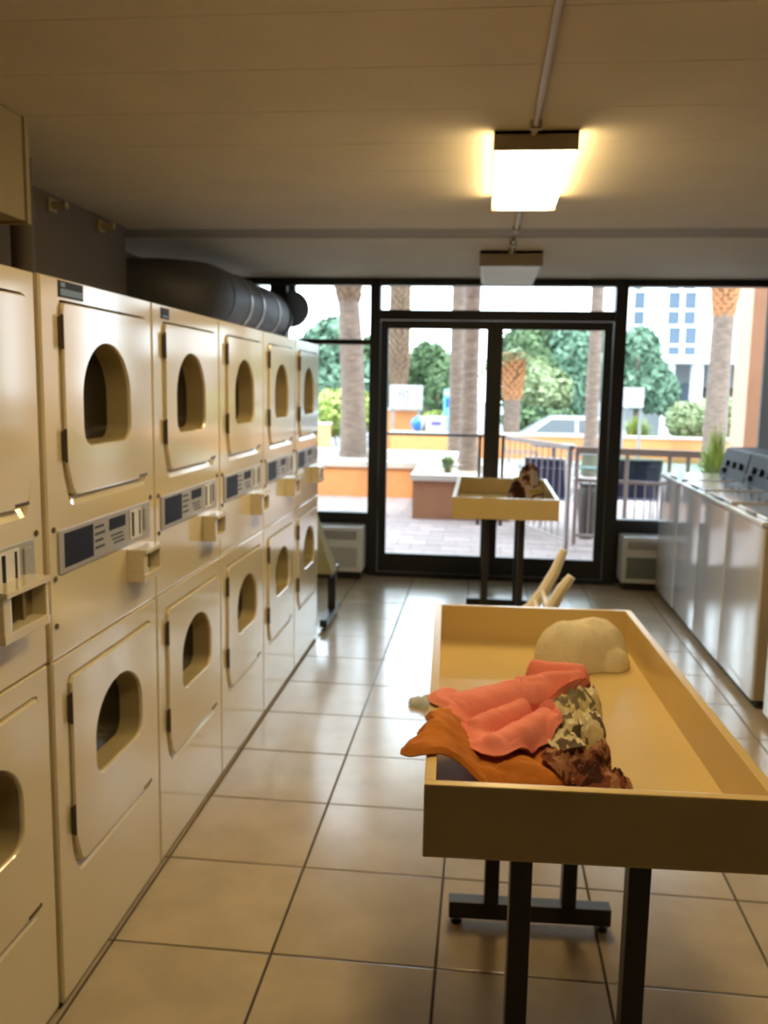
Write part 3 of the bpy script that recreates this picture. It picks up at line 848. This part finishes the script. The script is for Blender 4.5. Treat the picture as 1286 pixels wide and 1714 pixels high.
t = thing('low_block', 'short yellow-orange wall block at the left below the lime hedge', 'wall', ((pa.x + pb.x) / 2, 21.0, TERR))
hw = (pb.x - pa.x) / 2
obj('block', bx(B(), -hw, hw, -0.2, 0.2, 0, pb.z - TERR - .04), mat('yellow_stucco', (0.480, 0.300, 0.120), 0.9, var=.06), t)
obj('cap', bx(B(), -hw - .03, hw + .03, -0.23, 0.23, pb.z - TERR - 0.04, pb.z - TERR), CAP, t)

# ---------------------------------------------------------------- palms
def palm(label, x, y, z0, r0, r1, ztop, boots, orange=False, lean=0.0, crown=True, seed=0, fl=1.0):
    rng = random.Random(seed)
    t = thing('palm_tree', label, 'palm', (x, y, z0), 0)
    h = ztop - z0
    n = 16
    pts, rs = [], []
    for k in range(n + 1):
        u = k / n
        pts.append((lean * u * u, 0, h * u))
        rs.append((r0 * (1 + 0.18 * math.exp(-u * 14)) * (1 - u) + r1 * u) * (1 + 0.03 * rng.uniform(-1, 1)))
    obj('trunk', tube(B(), pts, rs, 14), BARK, t, smooth=True)
    if boots:
        bz0 = boots - z0
        bm = B()
        rows = int((h - bz0) / 0.09)
        for k in range(rows):
            z = bz0 + k * 0.09
            u = z / h
            rr = (r0 * (1 - u) + r1 * u) * (1.02 + 0.32 * min(1, (k + 1) / 6))
            for q in range(9):
                a = 2 * PI * (q + 0.5 * (k % 2)) / 9 + rng.uniform(-.1, .1)
                c = Vector((lean * u * u + math.cos(a) * rr * 0.9, math.sin(a) * rr * 0.9, z))
                out = Vector((math.cos(a), math.sin(a), 0.0))
                sd = Vector((-math.sin(a), math.cos(a), 0))
                p = [c - sd * .055, c + sd * .055, c + sd * .03 + out * .05 + Vector((0, 0, .15)), c - sd * .03 + out * .05 + Vector((0, 0, .15))]
                i = [c - out * .05 + v for v in (-sd * .05, sd * .05, sd * .03 + Vector((0, 0, .14)), -sd * .03 + Vector((0, 0, .14)))]
                loops(bm, [i, p], cap_last=True)
        o = obj('boots', bm, BOOTORANGE if orange else BOOT, t)
        o['kind'] = 'stuff'
        o['label'] = 'cut leaf bases around the upper trunk'
    if crown:
        for k in range(11):
            a = 2 * PI * k / 11 + rng.uniform(-.2, .2)
            up = rng.uniform(0.15, 0.9)
            fr = B()
            prev = None
            L = rng.uniform(1.5, 2.0) * fl
            spine = []
            for j in range(9):
                u = j / 8
                spine.append(Vector((lean + math.cos(a) * L * u, math.sin(a) * L * u, h - 0.1 + up * L * u - 1.25 * L * u * u * 0.7)))
            tube(fr, spine, [0.022 * (1 - 0.8 * j / 8) for j in range(9)], 5)
            sd = Vector((-math.sin(a), math.cos(a), 0))
            for j in range(2, 9):
                for s_ in (-1, 1):
                    p = spine[j]
                    q = p + sd * s_ * 0.42 + Vector((math.cos(a) * .25, math.sin(a) * .25, -0.15))
                    w = Vector((math.cos(a), math.sin(a), 0)) * 0.05
                    v = [fr.verts.new(z) for z in (p - w, p + w, q + w * 0.3, q - w * 0.3)]
                    fr.faces.new(v)
            obj('frond', fr, LEAF_D, t)
    return t
def place_trunk(px, py_base, y, zb): return at(px, py_base, y=y).x
palm('palm trunk with a rough booted top behind the left window', at(588, 700, y=14.4).x + 0.10, 14.0, 0.471, 0.20, 0.155, 4.6, 2.85, lean=-0.30, seed=1, fl=0.75)
palm('distant palm trunk behind the white sign in the left door', at(668, 620, y=24).x, 24, STREET, 0.22, 0.20, 5.2, 1.6, seed=2)
palm('stout grey-brown palm trunk rising from the box planter', at(786, 700, y=11.9).x, 11.9, 0.491, 0.115, 0.092, 4.2, None, seed=3, fl=0.5)
palm('slimmer pale palm trunk just left of the stout one', at(765, 650, y=15.4).x, 15.4, PZ, 0.13, 0.12, 5.4, None, seed=4)
palm('tall palm at the right with orange-brown boots below its head', at(1202, 650, y=19.5).x, 19.5, TERR, 0.24, 0.20, 4.85, 3.1, orange=True, lean=0.05, seed=5)
palm('slender pale palm trunk at the right edge of the right door', at(993, 650, y=17).x, 17, TERR, 0.13, 0.105, 5.0, None, seed=6)
palm('young palm with an orange base seen just right of the door stile', at(858, 660, y=22.2).x, 22.2, TERR, 0.20, 0.22, 2.45, 1.3, orange=True, seed=7, fl=0.5)

# ---------------------------------------------------------------- trees, hedges, shrubs
def foliage(n, size, ells, seed, flat=0.0):
    r = np.random.RandomState(seed)
    vol = np.array([e[3] * e[4] * e[5] for e in ells]) ** 0.66
    pick = r.choice(len(ells), n, p=vol / vol.sum())
    E = np.array(ells)[pick]
    d = r.normal(size=(n, 3))
    d /= np.linalg.norm(d, axis=1)[:, None]
    rad = r.uniform(0.25, 1.0, (n, 1)) ** 0.45
    c = E[:, :3] + d * rad * E[:, 3:6]
    nrm = d + r.normal(size=(n, 3)) * 0.7
    nrm /= np.linalg.norm(nrm, axis=1)[:, None]
    a = np.cross(nrm, r.normal(size=(n, 3)))
    a /= np.linalg.norm(a, axis=1)[:, None]
    b = np.cross(nrm, a)
    s = size * r.uniform(0.6, 1.3, (n, 1))
    V = np.stack([c - a * s, c + b * s * 0.5, c + a * s, c - b * s * 0.5], 1).reshape(-1, 3)
    V[:, 2] = np.maximum(V[:, 2], 0.01)
    return V, np.arange(4 * n).reshape(-1, 4)

def leafy(name, label, cat, loc, ells, n, size, m, seed, trunk=None, group=None):
    t = thing(name, label, cat, loc, 0, group)
    V, Fc = foliage(int(n * 2.2), size * 0.66, ells, seed)
    me = bpy.data.meshes.new('foliage')
    me.from_pydata(V.tolist(), [], Fc.tolist())
    o = link('foliage', me, m, t)
    o['kind'] = 'stuff'
    if trunk:
        h, r = trunk
        top = ells[0]
        obj('trunk', tube(B(), [(0, 0, 0), (0.08 * h * .2, 0, h * 0.5), (top[0] * .4, 0, h)], [r * 1.2, r * 0.85, r * 0.55], 9), TRUNK, t, smooth=True)
        for q in range(3):
            a = 2 * PI * q / 3 + seed
            obj('branch', tube(B(), [(0.01 * h, 0, h * 0.7), (math.cos(a) * h * .22, math.sin(a) * h * .22, h * 1.05)], [r * 0.5, r * 0.2], 7), TRUNK, t)
    else:
        bm = B()
        for q in range(4):
            a = 2 * PI * q / 4 + seed
            e = ells[q % len(ells)]
            tube(bm, [(e[0], e[1], 0), (e[0] + math.cos(a) * e[3] * .3, e[1] + math.sin(a) * e[4] * .3, e[2])], [0.03, 0.012], 5)
        o = obj('stems', bm, TRUNK, t)
        o['kind'] = 'stuff'
    return t

def px_ball(px0, px1, py0, py1, y):
    """An ellipsoid that fills a pixel box at depth y -> centre x, centre z, radius x, radius z."""
    a, b = at(px0, py1, y=y), at(px1, py0, y=y)
    return (a.x + b.x) / 2, (a.z + b.z) / 2, (b.x - a.x) / 2, (b.z - a.z) / 2

def tree_px(label, boxes, y, n, size, m, seed, ground=STREET, dy=None, name='leafy_tree', group=None, cat='tree'):
    cs = [px_ball(*b, y) for b in boxes]
    x0 = cs[0][0]
    ells = [(c[0] - x0, (0.4 * (-1) ** i * c[2]) * 0.4, c[1] - ground, c[2], dy or c[2] * 0.8, c[3]) for i, c in enumerate(cs)]
    zc = ells[0][2]
    return leafy(name, label, cat, (x0, y, ground), ells, n, size, m, seed, (max(0.5, zc * 0.95), 0.03 * zc + 0.06), group)

tree_px('blue-green tree filling the left window behind the near palm', [(492, 560, 548, 690), (520, 590, 530, 640), (500, 640, 590, 700)], 30, 2600, 0.30, LEAF_B, 31)
tree_px('dark green tree to the right of the near palm, left of the doors', [(590, 660, 560, 690), (600, 640, 590, 660)], 33, 1600, 0.30, LEAF_A, 32)
tree_px('round green tree seen through the left door', [(683, 752, 572, 650), (700, 770, 590, 668)], 34, 2000, 0.28, LEAF_A, 33)
tree_px('dark low tree behind the sky-blue box', [(708, 760, 632, 690)], 30, 900, 0.22, LEAF_A, 34)
tree_px('large dense tree filling the right door, left half', [(842, 925, 548, 660), (850, 945, 590, 705), (838, 900, 600, 700)], 31, 3400, 0.28, LEAF_A, 35)
tree_px('large cool green tree filling the right door, right half', [(905, 1010, 545, 650), (900, 1000, 600, 700), (930, 1020, 580, 690)], 34, 3400, 0.28, LEAF_B, 36)
tree_px('bright green tree in the middle of the right door', [(868, 925, 600, 680), (890, 960, 620, 690)], 28.6, 1500, 0.22, LEAF_D, 37, dy=0.6)
tree_px('leafy tree left of the white building in the right window', [(1030, 1110, 548, 650), (1040, 1128, 600, 690), (1085, 1140, 625, 692)], 27, 3000, 0.26, LEAF_B, 38)

tree_px('long dark tree band low behind the sign and the near palm', [(600, 700, 575, 700), (670, 760, 600, 705), (520, 610, 600, 710)], 38, 2400, 0.34, LEAF_A, 39)
tree_px('broad tree at the back of the right door, topmost in the glass', [(835, 930, 535, 640), (905, 1015, 530, 620), (860, 1010, 600, 710)], 39, 3000, 0.36, LEAF_A, 40)
def shrub_px(label, boxes, y, n, size, m, seed, ground, name='hedge', cat='hedge', dy=0.6):
    cs = [px_ball(*b, y) for b in boxes]
    x0 = cs[0][0]
    ells = [(c[0] - x0, 0.0, c[1] - ground, c[2], dy, c[3]) for c in cs]
    return leafy(name, label, cat, (x0, y, ground), ells, n, size, m, seed)
shrub_px('domed lime green hedge in the left window', [(505, 640, 652, 730), (560, 625, 648, 720), (520, 570, 680, 735)], 24, 2200, 0.16, LEAF_C, 41, STREET, dy=1.2)
shrub_px('pale green hedge strip behind the low wall, left door', [(700, 765, 688, 735)], 22.3, 700, 0.12, LEAF_C, 42, TERR)
shrub_px('green hedge behind the car in the right door', [(838, 990, 682, 735), (840, 880, 675, 730)], 27.4, 900, 0.2, LEAF_A, 43, STREET, dy=0.5)
shrub_px('pale green hedge under the white building', [(1112, 1185, 672, 735), (1130, 1240, 668, 735), (1190, 1245, 665, 735)], 22.5, 2200, 0.13, LEAF_D, 44, TERR)

def spiky(label, x, y, z0, r, h, n, m, seed, name='grass_clump', cat='plant'):
    rng = random.Random(seed)
    t = thing(name, label, cat, (x, y, z0))
    bm = B()
    for k in range(n):
        a, s_ = rng.uniform(0, 2 * PI), rng.uniform(0.15, 1)
        d = Vector((math.cos(a), math.sin(a), 0))
        sd = Vector((-d.y, d.x, 0)) * 0.016
        hh = h * rng.uniform(0.6, 1.0)
        pts = [d * r * 0.08, d * r * s_ * 0.45 + Vector((0, 0, hh * 0.65)), d * r * s_ + Vector((0, 0, hh * (1 - 0.35 * s_)))]
        v = [[bm.verts.new(p - sd * w), bm.verts.new(p + sd * w)] for p, w in zip(pts, (1, 1.2, 0.15))]
        for p, q in zip(v, v[1:]): bm.faces.new((p[0], p[1], q[1], q[0]))
    o = obj('blades', bm, m, t)
    o['kind'] = 'stuff'
    obj('crown_base', lathe(B(), [(r * 0.18, 0.0), (r * 0.2, 0.05), (r * 0.1, 0.10)], (0, 0, 0), 10), TRUNK, t)
    return t
c = at(1072, 735, y=22.0)
spiky('spiky yellow-green palmetto by the right sign board', c.x - 0.1, 21.9, TERR, 0.62, 1.15, 420, LEAF_C, 51, 'palmetto')
c = at(750, 790, y=11.3)
spiky('small green grass clump on the box planter left of the palm', c.x, 11.3, 0.49, 0.22, 0.30, 90, LEAF_D, 52)
# tall grass in a pot left of the peach column
c = at(1196, 800, y=8.65)
t = spiky('bright green fountain grass in a pot left of the peach column', c.x, 8.65, PZ, 0.24, 1.42, 420, LEAF_C, 53)
obj('pot', lathe(B(), [(0.14, 0.0), (0.19, 0.35), (0.205, 0.42), (0.17, 0.42), (0.15, 0.36)], (0, 0, 0), 18), URN, t, smooth=True)

# ---------------------------------------------------------------- railings
def railing(label, p, q, z_top, posts, rail_m, post_m, rail_w=0.022, low=None, bal=None, mid=None, glass=None, ground=PZ):
    p, q = Vector((p[0], p[1], 0)), Vector((q[0], q[1], 0))
    L = (q - p).length
    t = thing('railing', label, 'railing', (p.x, p.y, ground), math.atan2(q.y - p.y, q.x - p.x))
    z = z_top - ground
    obj('top_rail', bx(B(), -0.02, L + 0.02, -0.03, 0.03, z - 2 * rail_w, z, bev=0.006), rail_m, t)
    for u in posts: obj('post', bx(B(), u * L - 0.02, u * L + 0.02, -0.02, 0.02, 0.0, z - 2 * rail_w + .001, bev=0.003), post_m, t)
    if mid: obj('mid_rail', bx(B(), 0, L, -0.018, 0.018, mid - ground - 0.035, mid - ground, bev=0.003), rail_m, t)
    if low: obj('lower_rail', bx(B(), 0, L, -0.015, 0.015, low - ground, low - ground + 0.03, bev=0.003), post_m, t)
    if bal:
        n, za, zb = bal
        for k in range(n):
            u = (k + 0.5) / n * L
            obj('baluster', tube(B(), [(u, 0, za - ground), (u, 0, zb - ground)], 0.007, 6), post_m, t)
    if glass:
        obj('glass_panel', bx(B(), 0.03, L - 0.03, -0.004, 0.004, glass[0] - ground, glass[1] - ground), RAILGLASS, t)
    return t
a, b, c = at(634, 727, y=10.45), at(846, 728, y=10.45), at(957, 740, y=8.85)
zr = a.z
railing('dark railing running across behind the left door', (a.x, 10.45), (b.x, 10.45), b.z, (0.0, 0.805, 0.985), RAILDARK, RAILDARK, 0.016)
railing('weathered brown railing slanting towards the right door', (b.x + 0.03, 10.40), (c.x, 8.85), b.z - 0.005, (0.98,), RAILWOOD, RAILPINK, 0.025, low=0.07, bal=(11, 0.09, b.z - 0.05))
a, b = at(968, 747, y=9.35), at(1222, 768, y=9.0)
railing('brown topped railing with glass and balusters in the right window', (a.x, 9.35), (b.x, 9.0), at(1100, 752, y=9.2).z, (0.0, 0.34, 0.62, 0.74, 1.0), RAILWOOD, RAILPINK, 0.035, low=0.06, mid=at(1080, 806, y=9.2).z, bal=(16, 0.08, at(1080, 808, y=9.2).z - 0.02), glass=(at(1080, 800, y=9.2).z, at(1100, 765, y=9.2).z))

# ---------------------------------------------------------------- patio furniture
def sling_chair(label, x, y, rz, m, frame):
    t = thing('patio_chair', label, 'chair', (x, y, PZ), rz, 'patio chairs outside')
    w = 0.23
    for s_ in (-1, 1):
        obj('side_frame', tube(B(), [(s_ * w, -0.26, 0.0), (s_ * w, -0.24, 0.42), (s_ * w, 0.18, 0.38), (s_ * w, 0.30, 0.84)], 0.013, 8), frame, t)
        obj('back_leg', tube(B(), [(s_ * w, 0.14, 0.385), (s_ * w, 0.26, 0.0)], 0.013, 8), frame, t)
        obj('armrest', bx(B(), s_ * w - 0.02, s_ * w + 0.02, -0.26, 0.22, 0.60, 0.62, bev=0.004), frame, t)
        obj('arm_post', tube(B(), [(s_ * w, -0.235, 0.415), (s_ * w, -0.235, 0.60)], 0.012, 8), frame, t)
    obj('seat', bx(B(), -w + .012, w - .012, -0.24, 0.17, 0.375, 0.392), m, t)
    bk = prism(B(), [(0.175, 0.40), (0.292, 0.83), (0.302, 0.83), (0.187, 0.40)], 'x', -w + 0.012, w - 0.012)
    obj('back_sling', bk, m, t)
    obj('top_bar', tube(B(), [(-w, 0.30, 0.84), (w, 0.30, 0.84)], 0.013, 8), frame, t)
    return t
c = at(926, 830, y=10.2)
sling_chair('dark blue sling chair behind the slanting railing', c.x, 10.2, 2.7, SLING, CHAIRMETAL)
c = at(1062, 830, y=10.35)
sling_chair('dark blue sling chair with its back to the right window railing', c.x, 10.35, PI, SLING, CHAIRMETAL)
c = at(872, 790, y=14.2)
sling_chair('grey patio chair left of the grey round table', c.x, 14.2, PI / 2, GREYFURN, GREYFURN)
c = at(985, 800, y=14.2)
sling_chair('grey patio chair right of the grey round table', c.x, 14.2, -PI / 2, GREYFURN, GREYFURN)
c = at(926, 790, y=14.2)
t = thing('patio_table', 'grey round patio table beyond the slanting railing', 'table', (c.x, 14.2, PZ))
obj('table_top', lathe(B(), [(0.32, 0.70), (0.34, 0.715), (0.34, 0.735), (0.32, 0.745)], (0, 0, 0), 28), GREYFURN, t)
obj('pedestal', lathe(B(), [(0.26, 0.0), (0.24, 0.03), (0.04, 0.06), (0.035, 0.701)], (0, 0, 0), 16), GREYFURN, t)
c = at(976, 895, y=9.75)
t = thing('patio_urn', 'dark narrow urn standing behind the railing post', 'urn', (c.x + 0.03, 9.75, PZ))
obj('urn_body', lathe(B(), [(0.07, 0.0), (0.08, 0.04), (0.10, 0.30), (0.115, 0.50), (0.09, 0.56), (0.105, 0.60), (0.08, 0.60)], (0, 0, 0), 18), URN, t, smooth=True)

# peach column with a pale foot; sunlight is put into the shaft's lighter colour
c = at(1268, 700, y=9.9)
t = thing('column', 'peach square column at the right edge of the right window', 'column', (c.x + 0.07, 9.9, PZ))
obj('shaft', bx(B(), -0.27, 0.27, -0.27, 0.27, 0.78, 6.0, bev=0.02), mat('sunlit_peach_stucco', (0.60, 0.37, 0.25), 0.9, var=0.05, scale=5), t)
obj('foot', bx(B(), -0.30, 0.30, -0.30, 0.30, 0.0, 0.78, bev=0.02), CAP, t)

# ---------------------------------------------------------------- signs and pool goods
def board(label, px0, px1, py0, py1, y, ink):
    a, b = at(px0, py1, y=y), at(px1, py0, y=y)
    t = thing('sign_board', label, 'sign', ((a.x + b.x) / 2, y, TERR))
    w, z0, z1 = (b.x - a.x) / 2, a.z - TERR, b.z - TERR
    f = obj('board', bx(B(), -w, w, -0.02, 0.02, z0, z1, bev=0.004), SIGNWHITE, t)
    for s_ in (-1, 1): obj('post', bx(B(), s_ * w * 0.8 - 0.03, s_ * w * 0.8 + 0.03, 0.0205, 0.07, 0.0, z1 - 0.03), GREYFURN, t)
    bm = B()
    h = z1 - z0
    for (u0, u1, v0, v1) in ink: bx(bm, -w + 2 * w * u0, -w + 2 * w * u1, -0.0225, -0.0195, z0 + h * v0, z0 + h * v1)
    obj('lettering', bm, SIGNINK, f)
    return t
board('white sign board with faint violet lettering above the orange block', 652, 708, 645, 683, 21.2,
      [(.26, .36, .55, .70), (.40, .46, .40, .78), (.50, .58, .62, .80), (.62, .80, .70, .76), (.26, .40, .30, .36), (.44, .60, .22, .30), (.52, .60, .42, .56), (.64, .78, .50, .56), (.66, .82, .34, .40)])
board('blank-looking white sign board in the right window', 1040, 1079, 649, 682, 19.0, [(.15, .85, .66, .70), (.15, .8, .5, .54), (.15, .7, .34, .38)])
a, b = at(742, 712, y=21.3), at(772, 652, y=21.3)
t = thing('vending_box', 'sky-blue upright box right of the white sign', 'box', ((a.x + b.x) / 2, 21.3, TERR))
w = (b.x - a.x) / 2
obj('body', bx(B(), -w, w, -0.18, 0.18, 0.35, b.z - TERR, bev=0.05), SKYBLUE, t)
obj('front_window', bx(B(), -w * 0.75, w * 0.1, -0.19, -0.175, b.z - TERR - 0.42, b.z - TERR - 0.2, bev=0.01), DEEPBLUE, t)
obj('header', bx(B(), -w * 0.9, w * 0.7, -0.195, -0.175, b.z - TERR - 0.14, b.z - TERR - 0.05, bev=0.01), SIGNWHITE, t)
obj('pedestal', bx(B(), -w * 0.5, w * 0.5, -0.12, 0.12, 0.0, 0.351), SKYBLUE, t)
c = at(700, 714, y=20.6)
t = thing('beach_ball', 'blue and white beach ball resting on the low wall', 'ball', (c.x, 20.6, LOWTOP))
for k in range(6):
    bm = B()
    r = 0.175
    V = [[bm.verts.new((r * math.sin(p) * math.cos(a), r * math.sin(p) * math.sin(a), r + r * math.cos(p))) for a in [2 * PI / 6 * (k + j / 4) for j in range(5)]] for p in [PI * (0.01 + 0.98 * i / 12) for i in range(13)]]
    for i in range(12):
        for j in range(4): bm.faces.new((V[i][j], V[i + 1][j], V[i + 1][j + 1], V[i][j + 1]))
    obj('gore', bm, DEEPBLUE if k in (0, 2, 3, 4) else PALEVINYL, t, smooth=True)
a, b = at(713, 722, y=20.55), at(748, 697, y=20.55)
t = thing('cool_box', 'pale pink-white box with navy mark right of the beach ball', 'box', ((a.x + b.x) / 2, 20.58, LOWTOP))
w, h = (b.x - a.x) / 2, b.z - LOWTOP
obj('body', bx(B(), -w, w, -0.13, 0.13, 0.0, h * 0.8, bev=0.015), PALEVINYL, t)
obj('lid', bx(B(), -w - .01, w + .01, -0.14, 0.14, h * 0.8, h, bev=0.015), PALEVINYL, t)
obj('mark', bx(B(), -w * 0.45, w * 0.5, -0.134, -0.128, h * 0.42, h * 0.66), mat('navy_mark', (0.072, 0.060, 0.216), 0.5), t)

# ---------------------------------------------------------------- car on the street
c = at(925, 700, y=25.5)
t = thing('car', 'silver sedan parked on the street beyond the right door', 'car', (c.x + 0.35, 25.5, STREET))
prof = [(-2.2, .35), (-2.25, .62), (-2.1, .82), (-1.2, .95), (2.1, .98), (2.25, .75), (2.22, .35)]
bm = prism(B(), prof, 'y', -0.85, 0.85)
obj('body', bm, CARPAINT, t)
top = loops(B(), [rect(-1.25, 1.75, -0.80, 0.80, 0.94), rect(-0.45, 1.15, -0.62, 0.62, 1.42), rect(-0.35, 1.05, -0.58, 0.58, 1.45)], cap_last=True, cap_first=True)
obj('cabin', top, CARPAINT, t)
for xa, xb, xc, xd in ((-0.92, 0.22, 0.22, -0.42), (0.30, 1.36, 1.04, 0.30)):
    for s_ in (-1, 1):
        bm = B()
        def pt(x, z): return (x, s_ * (0.80 - 0.18 * (z - 0.94) / 0.48 + 0.006), z)
        bm.faces.new([bm.verts.new(pt(*q)) for q in ((xa, 1.0), (xb, 1.0), (xc, 1.37), (xd, 1.37))])
        r_ = bmesh.ops.extrude_face_region(bm, geom=list(bm.faces))
        for v in [g for g in r_['geom'] if isinstance(g, bmesh.types.BMVert)]: v.co.y -= s_ * 0.02
        obj('side_window', bm, CARGLASS, t)
for x in (-1.45, 1.45):
    for s_ in (-1, 1):
        wv = obj('wheel', tube(B(), [(x, s_ * 0.66, .32), (x, s_ * 0.87, .32)], 0.32, 20), RUBBER, t)
        obj('hub_cap', tube(B(), [(x, s_ * 0.865, .32), (x, s_ * 0.885, .32)], [0.2, 0.16], 14), CARPAINT, wv)

# ---------------------------------------------------------------- white building far behind
YB2 = 42.0
xa, xb = at(1040, 600, y=YB2).x, at(1420, 600, y=YB2).x
zc = at(1150, 606, y=YB2).z
t = thing('apartment_building', 'white apartment block with blue window columns beyond the right window', 'building', (xa, YB2, -0.06))
wv = obj('wall', bx(B(), 0, xb - xa, 0.0, 9, zc + .2, 22), BLDWHITE, t)
obj('canopy', bx(B(), at(1108, 600, y=YB2 - 2).x - xa, xb - xa, -2.2, 0.0, zc - 0.05, zc + 0.28), BLDWHITE, t)
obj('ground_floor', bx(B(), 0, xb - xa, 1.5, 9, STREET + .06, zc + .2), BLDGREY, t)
for px in (1118, 1165, 1240):
    x = at(px, 640, y=YB2 - 1.6).x - xa
    obj('pillar', bx(B(), x - 0.22, x + 0.22, -1.9, -1.46, STREET + .06, zc - 0.05), BLDWHITE, t)
for (p0_, p1_, zlo, zhi) in ((1178, 1238, 648, 680), (1140, 1160, 640, 685)):
    a, b = at(p0_, zhi, y=YB2 + 1.4), at(p1_, zlo, y=YB2 + 1.4)
    obj('garage_opening', bx(B(), a.x - xa, b.x - xa, 1.38, 1.5, max(0.1, a.z), b.z), DARK if p0_ == 1178 else BLDGLASS, t)
for col in ((1060, 1081), (1117, 1140), (1144, 1167), (1235, 1262)):
    for (pz0, pz1) in ((600, 546), (541, 487), (482, 428), (423, 369)):
        a, b = at(col[0], pz0, y=YB2), at(col[1], pz1, y=YB2)
        if col[0] == 1060 and pz0 == 600: continue
        f = obj('window', loops(B(), [rect(a.x - xa - .08, b.x - xa + .08, 0, 0, 0)] and [[(a.x - xa - .08, 0.02, a.z - .08), (b.x - xa + .08, 0.02, a.z - .08), (b.x - xa + .08, 0.02, b.z + .08), (a.x - xa - .08, 0.02, b.z + .08)],
            [(a.x - xa - .08, -0.06, a.z - .08), (b.x - xa + .08, -0.06, a.z - .08), (b.x - xa + .08, -0.06, b.z + .08), (a.x - xa - .08, -0.06, b.z + .08)],
            [(a.x - xa, -0.06, a.z), (b.x - xa, -0.06, a.z), (b.x - xa, -0.06, b.z), (a.x - xa, -0.06, b.z)],
            [(a.x - xa, 0.02, a.z), (b.x - xa, 0.02, a.z), (b.x - xa, 0.02, b.z), (a.x - xa, 0.02, b.z)]]), BLDWHITE, t)
        obj('pane', bx(B(), a.x - xa, b.x - xa, -0.02, 0.015, a.z, b.z), BLDGLASS, f)
        zm = a.z + (b.z - a.z) * 0.45
        obj('glazing_bar', bx(B(), a.x - xa, b.x - xa, -0.04, -0.018, zm - 0.05, zm + 0.05), BLDWHITE, f)
